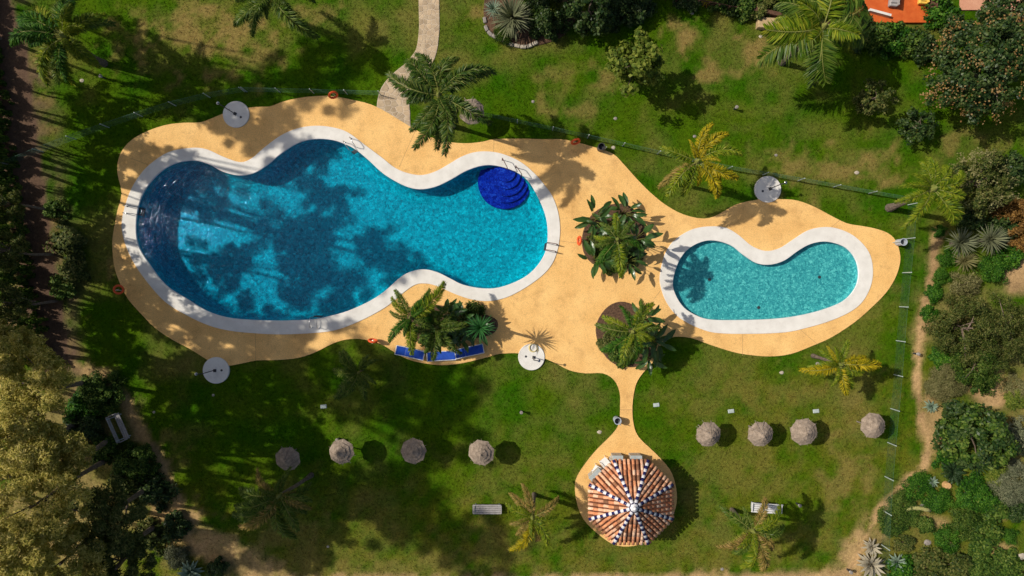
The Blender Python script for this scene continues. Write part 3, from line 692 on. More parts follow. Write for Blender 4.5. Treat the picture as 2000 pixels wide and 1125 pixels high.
def parasol(px, py, label, i, sc=1.0, grp='thatched parasols on the lawn'):
    p = W(px, py, 2.05); t = thing('thatched_parasol', label, 'parasol', (p.x, p.y, 0), random.uniform(0, 6), grp)
    link('thatch', TH[i % 3], t, rot=(R(random.uniform(-6, 6)), R(random.uniform(-6, 6)), 0), scale=(sc * random.uniform(.97, 1.03), sc * random.uniform(.97, 1.03), random.uniform(.98, 1.03))); link('pole', POLE, t); link('spokes', SPOKE, t, scale=(sc, sc, 1))
for i, (x, y, s, l) in enumerate([
    (559, 892, .94, 'shaded thatched parasol half touched by a palm frond, leftmost of its row'), (671, 887, .96, 'thatched straw parasol second from the left, standing in tree shade'),
    (809, 885, .96, 'sunlit thatched parasol between the shaded ones and the one above the bench'), (943, 884, .98, 'sunlit straw parasol nearest above the grey bench'),
    (1381, 843, .96, 'straw parasol nearest the pavilion in the right hand row'), (1484, 844, 1.0, 'straw parasol second from the pavilion in the right hand row'),
    (1575, 841, 1.02, 'straw parasol third from the pavilion in the right hand row'), (1705, 835, .96, 'straw parasol against the mesh fence on the right'),
    (918, 210, .98, 'ragged thatched parasol under the tall palm beside the flagstone path')]): parasol(x, y, l, i, s)

# ------------------------------------------------------------------ showers
def shower(px, py, label, rz):
    p = W(px, py); t = thing('outdoor_shower', label, 'shower', p, 0, 'outdoor showers on round white trays')
    mb = MB(); mb.lathe([(0.91, -0.02), (0.91, 0.10), (0.885, 0.125), (0.80, 0.118), (0.1, 0.10), (0.0, 0.10)], 48); mb.build('tray', M_white, t)
    f = Vector((math.cos(rz), math.sin(rz), 0)); b = f * 0.12
    mb = MB(); mb.tube([b + Vector((0, 0, 0.1)), b + Vector((0, 0, 2.0)), b + f * 0.06 + Vector((0, 0, 2.12)), b + f * 0.3 + Vector((0, 0, 2.14))], 0.03, 8); mb.build('post', M_dark, t)
    c = b + f * 0.32; mb = MB(); mb.lathe([(0.03, 2.16), (0.10, 2.12), (0.10, 2.09), (0.0, 2.09)], 14, (c.x, c.y, 0)); mb.build('shower_head', M_steel, t)
    mb = MB(); mb.tube([b + f.cross(Vector((0, 0, 1))) * -0.05 + Vector((0, 0, 1.0)), b + f.cross(Vector((0, 0, 1))) * 0.12 + Vector((0, 0, 1.0))], 0.02, 6); mb.build('tap', M_steel, t)
    mb = MB(); mb.lathe([(0.08, 0.10), (0.08, 0.112), (0, 0.112)], 14, (-f.x * 0.38, -f.y * 0.38, 0)); mb.build('drain', M_dark, t)
    mb = MB(); mb.box((b.x + 0.04, b.y - 0.02, 0.128), (0.2, 0.2, 0.03), rz=rz); mb.build('foot_plate', M_dark, t)
    return t
shower(462, 224, 'round white shower tray with dark post by the upper left deck edge', R(150))
shower(423, 723, 'round white shower tray in tree shade by the lower left deck edge', R(180))
shower(1499, 370, 'round white shower tray at the top edge above the paddling pool', R(20))
shower(1038, 697, 'sunlit round white shower tray with a yellow hose below the planting bed', R(-5))
mb = MB()
for i in range(3): mb.torus(0.29 - 0.012 * i, 0.022, 30, 6, c=(0.01 * i, 0.008 * i, 0.022 + 0.03 * i))
mb.tube([(0.28, 0, 0.03), (0.36, -0.15, 0.02), (0.30, -0.3, 0.02)], 0.022, 6)
tag(mb.build('garden_hose', M_hose, None, W(1041, 679) + Vector((0, 0, 0.112)), True), 'coiled yellow garden hose on the edge of a white shower tray', 'hose')

# ------------------------------------------------------------------ sun loungers
def lounger(px, py, ang, label):
    t = thing('sun_lounger', label, 'sun lounger', W(px, py) + Vector((0, 0, 0.055)), R(ang), 'blue sun loungers behind the planting bed')
    mb = MB(); mb.box((0.3, 0, 0.345), (1.28, 0.58, 0.02), bev=0.008); mb.build('seat_sling', M_blue, t)
    Mr = Matrix.Rotation(R(16), 3, 'Y'); mb = MB(); mb.box((-0.64, 0, 0.435), (0.64, 0.58, 0.02), M=Mr, bev=0.008); mb.build('back_sling', M_blue, t)
    for s in (-1, 1):
        mb = MB(); mb.tube([(-0.98, s * 0.31, 0.53), (-0.33, s * 0.31, 0.345), (0.95, s * 0.31, 0.34)], 0.028, 6); mb.build('side_rail', M_wplastic, t)
        for x in (-0.5, 0.75):
            mb = MB(); mb.tube([(x, s * 0.31, 0.34), (x + 0.04, s * 0.31, 0.0)], 0.026, 6); mb.build('leg', M_wplastic, t)
    for x, z in ((-0.98, 0.53), (0.95, 0.34), (-0.33, 0.33)):
        mb = MB(); mb.tube([(x, -0.31, z), (x, 0.31, z)], 0.028, 6); mb.build('cross_bar', M_wplastic, t)
    for s in (-1, 1):
        for x in (-0.1, 0.3, 0.7):
            mb = MB(); mb.box((x, s * 0.305, 0.362), (0.13, 0.05, 0.02)); mb.build('lacing', M_wplastic, t)
lounger(803, 688, -13, 'blue sling sun lounger under the palm fronds, left of the three')
lounger(864, 694, 3, 'blue sling sun lounger in the middle of the three behind the planting bed')
lounger(918, 685, 12, 'partly shaded blue sling sun lounger, right of the three')

# ------------------------------------------------------------------ ladders and handrails
def ladder(px, py, ang, label, m=None, back=0.62):
    """ang: direction from the deck towards the water"""
    t = thing('pool_ladder', label, 'ladder', W(px, py), R(ang), 'ladders of the large pool'); m = m or M_steel
    for s in (-1, 1):
        mb = MB(); mb.tube([(-back, s * 0.25, 0.10), (-back, s * 0.25, 0.62), (-back + 0.12, s * 0.25, 0.74), (-0.12, s * 0.25, 0.78), (0.06, s * 0.25, 0.66), (0.10, s * 0.25, 0.45), (0.10, s * 0.25, -0.85)], 0.024, 7); mb.build('rail', m, t, smooth=True)
        mb = MB(); mb.lathe([(0.05, 0.10), (0.05, 0.125), (0.026, 0.13)], 10, (-back, s * 0.25, 0)); mb.build('foot_flange', m, t)
    for z in (-0.12, -0.40, -0.68):
        mb = MB(); mb.box((0.13, 0, z), (0.10, 0.48, 0.03)); mb.build('tread', M_dark, t)
ladder(690, 290, -58, 'steel pool ladder at the top curve of the large pool')
ladder(267, 412, -5, 'steel pool ladder at the far left end of the large pool')
ladder(618, 622, 88, 'steel pool ladder on the lower edge of the large pool')
ladder(1069, 482, 170, 'steel pool ladder at the right end of the large pool', M_rust)
def handrail(px, py, ang, label):
    t = thing('handrail', label, 'handrail', W(px, py) + Vector((0, 0, 0.10)), R(ang), 'handrails at the pool steps')
    mb = MB(); mb.tube([(-0.36, 0.0, 0), (-0.36, 0.0, 0.72), (-0.30, 0, 0.8), (0.30, 0, 0.8), (0.36, 0, 0.72), (0.36, 0, -0.1)], 0.025, 7); mb.build('rail', M_rust, t, smooth=True)
    for x in (-0.36, 0.30): mb = MB(); mb.lathe([(0.05, 0.0), (0.05, 0.022), (0.026, 0.03)], 10, (x, 0, 0)); mb.build('foot_flange', M_rust, t)
handrail(986, 322, -62, 'brown hoop handrail over the steps, the left one of the pair')
handrail(1013, 336, -55, 'brown hoop handrail over the steps, the right one of the pair')

# ------------------------------------------------------------------ lifebuoys on posts
def buoy(px, py, z, facing, tilt, label):
    p = W(px, py, z); f = Vector((math.cos(R(facing)), math.sin(R(facing)), 0))
    t = thing('lifebuoy', label, 'lifebuoy', (p.x, p.y, 0), R(facing), 'orange lifebuoys round the pools')
    mb = MB(); mb.tube([(-0.11, 0, 0), (-0.11, 0, z + 0.12)], 0.03, 8); mb.build('post', M_post, t)
    Mr = Matrix.Rotation(R(90 - tilt), 3, 'Y'); mb = MB(); mb.torus(0.27, 0.075, 28, 9, Mr, (0.05, 0, z)); rg = mb.build('ring', M_orange, t, smooth=True)
    mb = MB(); mb.tube([(-0.11, 0, z + 0.1), (0.12, 0, z + 0.1)], 0.018, 6); mb.build('hook', M_steel, t)
    for a in (45, 135, 225, 315):
        c = Mr @ Vector((0.27 * math.cos(R(a)), 0.27 * math.sin(R(a)), 0)); tn = Mr @ Vector((-math.sin(R(a)), math.cos(R(a)), 0))
        mb = MB(); cc = c + Vector((0.05, 0, z)); mb.tube([cc - tn * 0.03, cc + tn * 0.03], 0.08, 10); mb.build('band', M_wplastic if False else M_orange, rg)
buoy(650, 184, 1.05, -70, 25, 'orange lifebuoy on the fence above the top curve of the large pool')
buoy(1124, 275, 0.95, -75, 20, 'orange lifebuoy at the deck edge beside the black bin')
buoy(1133, 470, 0.9, 180, 15, 'orange lifebuoy on the left side of the bed between the pools')
buoy(230, 566, 0.6, 20, 60, 'orange lifebuoy at the left edge of the deck')
buoy(728, 667, 0.7, 80, 15, 'orange lifebuoy at the lower deck edge left of the loungers')

# ------------------------------------------------------------------ bins, lamps, boxes, stones
def bin_(px, py, label, shell, rz=0):
    t = thing('litter_bin', label, 'bin', W(px, py), rz, 'litter bins')
    mb = MB(); mb.lathe([(0.19, 0.05), (0.225, 0.12), (0.235, 0.78), (0.25, 0.80), (0.25, 0.84), (0.21, 0.84), (0.20, 0.3), (0.0, 0.3)], 20); mb.build('bucket', shell, t)
    mb = MB(); mb.lathe([(0.205, 0.5), (0.16, 0.52), (0, 0.5)], 16); mb.build('liner', M_dark, t)
    mb = MB(); mb.tube([(-0.32, 0, 0.0), (-0.32, 0, 0.95)], 0.025, 6); mb.build('post', M_post, t)
    mb = MB(); mb.box((-0.28, 0, 0.7), (0.1, 0.06, 0.03)); mb.build('bracket', M_post, t)
M_binw = surf('bin_paint', (0.36, 0.4, 0.46), (0.46, 0.5, 0.55), 4, 0.5)
bin_(1752, 474, 'grey litter bin at the right tip of the deck', M_binw); bin_(1203, 818, 'grey litter bin beside the narrow path to the pavilion', M_binw, 2.2)
bin_(1172, 291, 'dark litter bin at the deck edge beside a lifebuoy', M_dark, 3)
def lamp(px, py, label):
    t = thing('garden_lamp', label, 'lamp', W(px, py), 0, 'low garden lamps in the lawn')
    mb = MB(); mb.lathe([(0.06, -0.03), (0.055, 0.42)], 10); mb.build('post', M_dark, t)
    mb = MB(); mb.lathe([(0.05, 0.42), (0.09, 0.44), (0.10, 0.54), (0.09, 0.56)], 12); mb.build('diffuser', M_wplastic, t)
    mb = MB(); mb.lathe([(0.12, 0.56), (0.11, 0.60), (0.0, 0.63)], 12); mb.build('cap', M_rock, t)
for x, y, l in ((1434, 213, 'below the date palm'), (1556, 983, 'beside the bench under a palm'), (1018, 803, 'alone in the lawn left of the pavilion path'), (205, 153, 'in the shade of the palm at the top left'),
                (662, 856, 'above the shaded parasol'), (1785, 690, 'by the dirt track beside the fence'), (1655, 1112, 'at the sandy bottom edge near the pale agaves')): lamp(x, y, 'low garden lamp ' + l)
def rock(px, py, r, label, mat=None, flat=0.4, cat='stone', name='stone'):
    m = MB(); rr = random.Random(px * 7 + py); n = 10; rows = []
    for j in range(6):
        ph = PI / 2 * j / 5
        rows += [((r * math.cos(ph) * rr.uniform(.82, 1.12)) * math.cos(2 * PI * k / n), (r * math.cos(ph) * rr.uniform(.82, 1.12)) * math.sin(2 * PI * k / n), r * flat * math.sin(ph) * rr.uniform(.9, 1.1) - 0.04) for k in range(n)]
    m.add(rows, [(j * n + k, j * n + (k + 1) % n, (j + 1) * n + (k + 1) % n, (j + 1) * n + k) for j in range(5) for k in range(n)])
    o = m.build(name, mat or M_pale, None, W(px, py)); o.scale = (0.85, 0.7, 0.85); return tag(o, label, cat)
for x, y, r, l, m_ in ((159, 157, .2, 'white boulder in the shade below the top left palm', M_pale), (1352, 25, .17, 'pale stone in the grass under the brown fence at the top', M_pale), (1486, 71, .18, 'pale square stone below the low beige wall', M_pale),
                   (1041, 198, .16, 'flat grey stone in the lawn right of the path parasol', M_rock), (1202, 231, .16, 'flat grey stone in the lawn above the dark bin', M_rock), (1674, 337, .2, 'white flat stone in the dry grass above the fence', M_pale),
                   (1171, 844, .2, 'pale stone beside the litter bin on the pavilion path', M_pale), (1198, 288, .2, 'pale yellow boulder beside the dark bin', M_pale), (1516, 303, .16, 'small grey stone above the upper right shower', M_rock),
                   (1357, 266, .16, 'small grey stone above the yellow palm', M_rock), (1527, 728, .2, 'beige stone in the lawn below the paddling pool', M_pale), (1598, 711, .22, 'grey stone under the yellow palm below the paddling pool', M_rock), (640, 1068, .13, 'small white stone in the bottom left lawn', M_pale), (1411, 1112, .16, 'grey stone at the bottom edge of the lawn', M_rock),
                   (1812, 1060, .33, 'pinkish boulder among the lower right shrubs', M_rock), (1803, 988, .28, 'pinkish boulder beside the fallen cactus', M_rock), (1996, 1087, .35, 'pale boulder at the lower right edge', M_pale), (416, 772, .14, 'small pale stone below the shaded shower', M_pale), (300, 805, .14, 'small pale stone right of the sloping bench', M_pale), (45, 905, .22, 'pale stone under the left trees', M_pale)):
    rock(x, y, r, l, m_)
for x, y, l in ((1282, 791, 'right of the pavilion path'), (1428, 803, 'above the straw parasol nearest the pavilion'), (1594, 803, 'above the third straw parasol from the pavilion'), (632, 794, 'in the shade above the second parasol')):
    mb = MB(); mb.box((0, 0, 0.0), (0.42, 0.26, 0.07), rz=0.1, bev=0.02); t = mb.build('valve_cover', M_greyw, None, W(x, y)); tag(t, 'grey irrigation cover set in the grass ' + l, 'cover', 'irrigation covers')
    mb = MB(); mb.box((0, 0, 0.038), (0.34, 0.19, 0.012), rz=0.1); mb.build('lid', M_post, t)
mb = MB(); mb.lathe([(0.26, -0.05), (0.24, 0.1), (0.22, 0.28), (0.21, 0.3), (0.0, 0.31)], 14, jit=lambda j, k: 1 + 0.05 * math.sin(k * 2.3 + j)); t = mb.build('tree_stump', surf('cut_wood', (0.5, 0.29, 0.12), (0.62, 0.38, 0.17), 9, 0.9), None, W(1847, 947)); tag(t, 'cut orange tree stump beside the cycad', 'tree stump')

# ------------------------------------------------------------------ benches
def bench(px, py, rz, label, slats=4, mat=None, L=1.9):
    t = thing('garden_bench', label, 'bench', W(px, py), R(rz)); m = mat or M_bench
    for k in range(slats): mb = MB(); mb.box((0, -0.30 + 0.135 * k, 0.44 - 0.006 * k), (L, 0.118, 0.04), bev=0.01); mb.build('seat_slat', m, t)
    for k in range(2): mb = MB(); mb.box((0, 0.33 + 0.03 * k, 0.60 + 0.16 * k), (L, 0.035, 0.12), M=Matrix.Rotation(R(-12), 3, 'X')); mb.build('back_slat', m, t)
    for s in (-1, 1):
        mb = MB(); mb.box((s * (L / 2 - 0.15), 0.0, 0.2), (0.07, 0.46, 0.40)); mb.build('leg', M_greyw, t)
        mb = MB(); mb.box((s * (L / 2 - 0.15), 0.30, 0.58), (0.05, 0.05, 0.56), M=Matrix.Rotation(R(-10), 3, 'X')); mb.build('back_post', M_greyw, t)
        mb = MB(); mb.box((s * (L / 2 + 0.0), 0.02, 0.60), (0.06, 0.58, 0.04)); mb.build('armrest', m, t)
bench(952, 990, 0, 'grey slatted bench on the lawn left of the palm', 5); bench(1492, 988, -4, 'white slatted bench half hidden by palm fronds', 5, surf('bench_white', (0.6, 0.59, 0.57), (0.7, 0.69, 0.67), 4, 0.7), 2.0)
bench(240, 832, 114, 'grey slatted bench facing the dirt path in the shade of the left trees', 3, None, 1.9)

# ------------------------------------------------------------------ mesh fences
FH = 1.0
def fence(pts, label, step=2.4, gaps=()):
    P = [Vector(W(*p)) for p in pts]; seg = [0.0]
    for a, b in zip(P[:-1], P[1:]): seg.append(seg[-1] + (b - a).length)
    def at(s):
        i = min(max(0, int(np.searchsorted(seg, s, 'right')) - 1), len(P) - 2); return P[i].lerp(P[i + 1], (s - seg[i]) / (seg[i + 1] - seg[i]))
    t = thing('mesh_fence', label, 'fence', P[0]); n = max(1, round(seg[-1] / step)); st_ = seg[-1] / n
    mb = MB(); mb.tube([(0, 0, -0.1), (0, 0, FH + 0.06)], 0.032, 8); pm = mb.mesh('post', M_post)
    for k in range(n + 1): link('post', pm, t, at(k * st_) - P[0])
    for k in range(n):
        a, b = at(k * st_) - P[0], at((k + 1) * st_) - P[0]; v = []; f = []
        def wire(p, q, r, flat=None):
            dd = (q - p).normalized(); s1 = dd.orthogonal().normalized() * r; s2 = dd.cross(s1)
            i = len(v); v.extend([p + s1, p - s1 * .5 + s2 * .86, p - s1 * .5 - s2 * .86, q + s1, q - s1 * .5 + s2 * .86, q - s1 * .5 - s2 * .86])
            f.extend([(i, i + 1, i + 4, i + 3), (i + 1, i + 2, i + 5, i + 4), (i + 2, i, i + 3, i + 5)])
        for z in np.linspace(0.06, FH, 8): wire(a + Vector((0, 0, z)), b + Vector((0, 0, z)), 0.007 if z > FH - .01 else 0.003)
        m_ = int((b - a).length / 0.075)
        for j in range(1, m_): p = a.lerp(b, j / m_); wire(p + Vector((0, 0, 0.05)), p + Vector((0, 0, FH)), 0.0028)
        me = bpy.data.meshes.new('mesh_panel'); me.from_pydata([tuple(x) for x in v], [], f); me.materials.append(M_green); link('mesh_panel', me, t)
fence([(20, 322), (120, 282), (210, 250), (330, 210), (420, 188), (478, 179)], 'green wire mesh fence slanting through the tree shade at upper left')
fence([(482, 179), (610, 182), (744, 186)], 'green wire mesh fence along the top curve of the deck')
fence([(806, 192), (860, 206), (950, 228), (1100, 259), (1290, 302), (1420, 330), (1560, 353), (1766, 390)], 'long green wire mesh fence across the lawn above the paddling pool')
fence([(1774, 400), (1770, 465), (1763, 535), (1756, 607), (1750, 677), (1745, 748), (1738, 819), (1732, 888), (1726, 961), (1723, 1034), (1718, 1130)], 'green wire mesh fence on the right between lawn and shrub garden')

# ------------------------------------------------------------------ foliage
def unit(v): return v / (np.linalg.norm(v, axis=-1, keepdims=True) + 1e-9)
def leaf_faces(c, nrm, length, width, rng, fwd=None):
    """kite shaped leaves: centres c, normals nrm"""
    n = len(c); r = rng.normal(size=(n, 3)) if fwd is None else fwd + rng.normal(size=(n, 3)) * 0.35
    t = unit(r - nrm * np.sum(r * nrm, 1, keepdims=True)); b = np.cross(nrm, t)
    L_ = (length * rng.uniform(0.65, 1.3, n))[:, None]; w_ = (width * rng.uniform(0.7, 1.25, n))[:, None]
    v = np.stack([c - t * L_ * .5, c + b * w_ * .5 - t * L_ * .05, c + t * L_ * .5 - nrm * L_ * 0.12, c - b * w_ * .5 - t * L_ * .05], 1)
    return v.reshape(-1, 3), np.arange(n * 4).reshape(-1, 4)

_cache = {}
def crown_mesh(seed, rx, rz, nclump, nleaf, ll, lw, cr=0.3, hollow=0.55, up=0.5, dome=False, droop=0.0):
    """leaf clumps through an ellipsoid of radius rx (height radius rz) about the origin"""
    key = (seed, rx, rz, nclump, nleaf, ll, lw, cr, hollow, up, dome, droop)
    if key in _cache: return _cache[key]
    rng = np.random.default_rng(seed); d = unit(rng.normal(size=(nclump, 3)))
    if dome: d[:, 2] = np.abs(d[:, 2])
    lump = 1 + 0.22 * np.sin(d[:, 0] * 5 + seed) * np.cos(d[:, 1] * 4 - seed)
    rad = (hollow + (1 - hollow) * rng.random(nclump) ** 0.6) * lump
    cc = d * rad[:, None] * np.array([rx, rx, rz]); crs = cr * rx * rng.uniform(0.6, 1.25, nclump)
    k = rng.integers(0, nclump, nleaf); o = unit(rng.normal(size=(nleaf, 3))) * (rng.random(nleaf) ** 0.45)[:, None]
    p = cc[k] + o * crs[k][:, None] * np.array([1, 1, 0.7])
    p[:, 2] -= droop * (rng.random(nleaf) ** 2) * rz
    nr = unit(unit(o) * 0.55 + unit(p / np.array([rx, rx, rz])) * 0.3 + np.array([0, 0, up]) + rng.normal(size=(nleaf, 3)) * 0.45)
    v, f = leaf_faces(p, nr, ll, lw, rng, None if droop == 0 else np.array([0, 0, -1.0]))
    me = fast_mesh('foliage', v, f); _cache[key] = (me, cc); return me, cc

G = lambda *c: list(c)
LM = dict(
    euc=leafmat('eucalyptus_leaves', G((0.15, 0.155, 0.02), (0.33, 0.295, 0.055), (0.52, 0.43, 0.10), (0.68, 0.56, 0.19)), 0.4, 0.6, 0.4),
    olive=leafmat('olive_leaves', G((0.020, 0.038, 0.006), (0.055, 0.08, 0.013), (0.105, 0.125, 0.024), (0.18, 0.17, 0.05)), 0.25, 0.6, 0.5),
    dark=leafmat('dark_leaves', G((0.010, 0.030, 0.008), (0.025, 0.055, 0.012), (0.05, 0.085, 0.02), (0.09, 0.125, 0.035)), 0.2, 0.4),
    mid=leafmat('mid_green_leaves', G((0.012, 0.036, 0.004), (0.035, 0.082, 0.008), (0.075, 0.135, 0.016), (0.16, 0.21, 0.036)), 0.25, 0.6, 0.5),
    bright=leafmat('bright_green_leaves', G((0.007, 0.036, 0.002), (0.02, 0.085, 0.004), (0.045, 0.14, 0.008), (0.11, 0.225, 0.02)), 0.25, 0.6, 0.5),
    lime=leafmat('lime_leaves', G((0.05, 0.09, 0.010), (0.10, 0.15, 0.016), (0.17, 0.21, 0.026), (0.26, 0.29, 0.05)), 0.35),
    grey=leafmat('grey_green_leaves', G((0.07, 0.085, 0.045), (0.12, 0.14, 0.075), (0.19, 0.20, 0.11), (0.27, 0.27, 0.16)), 0.15),
    pale=leafmat('pale_grass_leaves', G((0.09, 0.10, 0.03), (0.15, 0.15, 0.05), (0.22, 0.20, 0.08), (0.30, 0.27, 0.12)), 0.2),
    flower=leafmat('flowering_leaves', G((0.012, 0.035, 0.010), (0.03, 0.065, 0.016), (0.055, 0.09, 0.022), (0.08, 0.12, 0.03), (0.30, 0.17, 0.05)), 0.2),
    bloom=leafmat('orange_bracts', G((0.22, 0.11, 0.03), (0.32, 0.19, 0.06), (0.38, 0.26, 0.12)), 0.3, 0.6),
    rustl=leafmat('rusty_leaves', G((0.09, 0.045, 0.012), (0.18, 0.09, 0.02), (0.30, 0.16, 0.035), (0.36, 0.21, 0.07)), 0.3),
    palm=leafmat('palm_green', G((0.025, 0.065, 0.006), (0.06, 0.115, 0.010), (0.11, 0.17, 0.018), (0.20, 0.24, 0.045)), 0.3, 0.4, 0.3),
    palmd=leafmat('palm_dark', G((0.015, 0.05, 0.006), (0.04, 0.09, 0.010), (0.08, 0.13, 0.016), (0.19, 0.21, 0.05)), 0.25, 0.4, 0.3),
    palmy=leafmat('palm_yellow', G((0.12, 0.14, 0.006), (0.27, 0.25, 0.008), (0.45, 0.36, 0.012), (0.62, 0.45, 0.02)), 0.35, 0.45, 0.3),
    palmg=leafmat('palm_lime', G((0.05, 0.11, 0.004), (0.12, 0.19, 0.008), (0.22, 0.28, 0.014), (0.36, 0.36, 0.03)), 0.35, 0.45, 0.3),
    palmo=leafmat('palm_dry', G((0.10, 0.10, 0.02), (0.20, 0.17, 0.03), (0.34, 0.24, 0.06), (0.42, 0.28, 0.10)), 0.3, 0.5, 0.4),
    paddle=leafmat('paddle_leaves', G((0.012, 0.045, 0.012), (0.025, 0.075, 0.016), (0.05, 0.11, 0.022), (0.10, 0.15, 0.05)), 0.25, 0.3, 0.3, 0.5),
    agave=leafmat('agave_blue', G((0.12, 0.19, 0.13), (0.19, 0.27, 0.19), (0.28, 0.34, 0.25)), 0.05, 0.5, 0.2),
    agavep=leafmat('agave_pale', G((0.24, 0.22, 0.15), (0.36, 0.32, 0.23), (0.46, 0.41, 0.31)), 0.05, 0.6, 0.2),
    yucca=leafmat('yucca_green', G((0.014, 0.075, 0.022), (0.03, 0.12, 0.03), (0.06, 0.17, 0.05)), 0.15, 0.35, 0.2),
    cycad=leafmat('cycad_dark', G((0.012, 0.035, 0.012), (0.025, 0.055, 0.018), (0.05, 0.08, 0.03)), 0.1, 0.35, 0.2),
)

def stems(parent, cc, top, r0, mat=M_bark, n=7, base=(0, 0, 0), seed=0):
    rr = random.Random(seed); mb = MB(); b = Vector(base); t = Vector(top)
    mid = b.lerp(t, 0.45) + Vector((rr.uniform(-.1, .1), rr.uniform(-.1, .1), 0)) * (t - b).length * 0.4
    mb.tube([b - Vector((0, 0, 0.1)), b.lerp(mid, 0.5), mid, t], [r0 * 1.25, r0, r0 * 0.85, r0 * 0.4], 8)
    tr = mb.build('trunk', mat, parent)
    for k in range(n):
        e = Vector(cc[rr.randrange(len(cc))]); s = b.lerp(t, rr.uniform(.4, .9)); m = s.lerp(e, 0.5) + Vector((0, 0, 0.08 * (e - s).length))
        mb = MB(); mb.tube([s, m, e], [r0 * 0.42, r0 * 0.28, r0 * 0.1], 5); mb.build('limb', mat, tr)
    return tr

def tree(px, py, zc, rx, rz, label, mat, seed, nclump=60, nleaf=9000, ll=0.2, lw=0.1, cr=0.28, r0=0.14, base=None, name='tree', group=None, rot=0.0, world=None, up=0.5, hollow=0.5, droop=0.0, extra=None, cat='tree', squash=1.0, tilt=0.0):
    """crown centre seen at photo pixel px, py and height zc; base: photo pixel of the trunk foot"""
    c = W(px, py, zc) if world is None else Vector((*world, zc)); b = Vector((c.x, c.y, 0)) if base is None else W(*base)
    t = thing(name, label, cat, (b.x, b.y, 0), 0, group)
    me, cc = crown_mesh(seed, rx, rz, nclump, nleaf, ll, lw, cr, hollow, up, False, droop)
    o = link('crown', me, t, (c.x - b.x, c.y - b.y, zc), (tilt, 0, rot), (1, squash, 1), LM[mat])
    Mr = Matrix.Rotation(rot, 3, 'Z'); ccw_ = [Mr @ Vector((q[0], q[1] * squash, q[2])) + Vector((c.x - b.x, c.y - b.y, zc)) for q in cc]
    stems(t, ccw_, (c.x - b.x, c.y - b.y, zc + rz * 0.4), r0, seed=seed)
    if extra:
        m2, _ = crown_mesh(seed + 50, rx * 1.02, rz * 1.03, nclump, int(nleaf * extra[1]), extra[2], extra[3], cr, 0.85, 0.9, False, 0.0)
        link('blossom', m2, t, (c.x - b.x, c.y - b.y, zc), (0, 0, rot), (1, squash, 1), LM[extra[0]])
    return t

def bush(px, py, r, h, label, mat, seed=1, kind='m', name='shrub', group=None, cat='shrub', sq=1.0):
    """r: radius in photo pixels, h: height in metres"""
    zc = h * 0.4; c = W(px, py, zc); rm = r / PPM * (H - zc) / H
    t = thing(name, label, cat, (c.x, c.y, 0), random.uniform(0, 6), group)
    P = dict(m=(40, 2600, .20, .11, .34), f=(60, 5200, .115, .05, .30), l=(34, 1500, .30, .17, .36), w=(40, 4200, .26, .035, .42))[kind]
    s = 1 if rm < 1.3 else 2
    me, cc = crown_mesh(seed % 3 + 10 * s, 1.0, 1.0, P[0] * s, P[1] * s * s, P[2] / s, P[3] / s, P[4] / s ** 0.5, 0.45, 0.7 if kind != 'w' else 0.15, True)
    link('foliage', me, t, (0, 0, 0.03), (0, 0, 0), (rm, rm * sq, h * 0.95), LM[mat])
    mb = MB()
    for k in range(4):
        e = cc[(k * 7) % len(cc)]; mb.tube([(0, 0, -0.05), (e[0] * rm * .4, e[1] * rm * .4, e[2] * h * .5), (e[0] * rm * .8, e[1] * rm * .8, e[2] * h * .85)], [0.03, 0.02, 0.008], 5)
    mb.build('stem', M_bark, t); return t

# ---- palms
def frond_mesh(seed, plume=0.8, npair=46, wid=0.24, lw=0.030, arch=0.34, droop=0.62, reps=2):
    """a feather frond of unit length along +x: returns leaflet mesh and rachis mesh"""
    rng = np.random.default_rng(seed); side = rng.normal() * 0.06
    side = rng.normal() * 0.12
    def ra(t): return np.stack([t * (1 - 0.10 * t * t), side * t * t, arch * t - droop * t ** 2.2], -1)
    V = []; t = np.linspace(0.10, 0.995, npair)
    for s in (-1, 1):
        for rep in range(reps):
            tt = np.clip(t + rng.uniform(-.010, .010, npair), 0.08, 1); p = ra(tt); dt = unit(ra(tt + 0.01) - p)
            lat = unit(np.cross(dt, np.array([0, 0, 1.0]))) * s; upv = np.cross(lat, dt) * s
            el = rng.uniform(-0.9, 0.7, npair) * plume + (0.15 if rep == 0 else -0.1)
            fw = 0.30 + rng.uniform(-.25, .35, npair) + 0.6 * tt ** 2
            d = unit(lat * np.cos(el)[:, None] + upv * np.sin(el)[:, None] + dt * fw[:, None])
            L_ = wid * (0.35 + 0.9 * np.sin(np.clip(tt * 1.02, 0, 1) ** 0.8 * PI * 0.86 + 0.25)) * rng.uniform(.8, 1.12, npair)
            L_ = np.maximum(L_, 0.05)[:, None]; pw = unit(np.cross(d, np.array([0, 0, 1.0]) + rng.normal(size=(npair, 3)) * 0.3)) * lw * .5
            mid = p + d * L_ * .45; tip = p + d * L_; tip[:, 2] -= 0.35 * L_[:, 0]; mid[:, 2] -= 0.05 * L_[:, 0]
            V.append(np.stack([p, mid + pw, tip, mid - pw], 1))
    v = np.concatenate(V).reshape(-1, 3); me = fast_mesh('frond', v, np.arange(len(v)).reshape(-1, 4))
    mb = MB(); tt = np.linspace(0, 1, 12); mb.tube([tuple(q) for q in ra(tt)], [0.011 * (1 - 0.85 * q) + 0.001 for q in tt], 5)
    return me, mb.mesh('rachis', M_rachis)
FR = {'plume': [frond_mesh(i, 1.7, 80, 0.150, 0.0175, 0.42 + 0.06 * (i % 2), 0.72 + 0.1 * (i % 3), reps=3) for i in range(5)], 'flat': [frond_mesh(20 + i, 0.35, 44, 0.25, 0.030, 0.42, 0.66) for i in range(4)],
      'stiff': [frond_mesh(40 + i, 0.6, 48, 0.19, 0.028, 0.5, 0.62) for i in range(3)]}
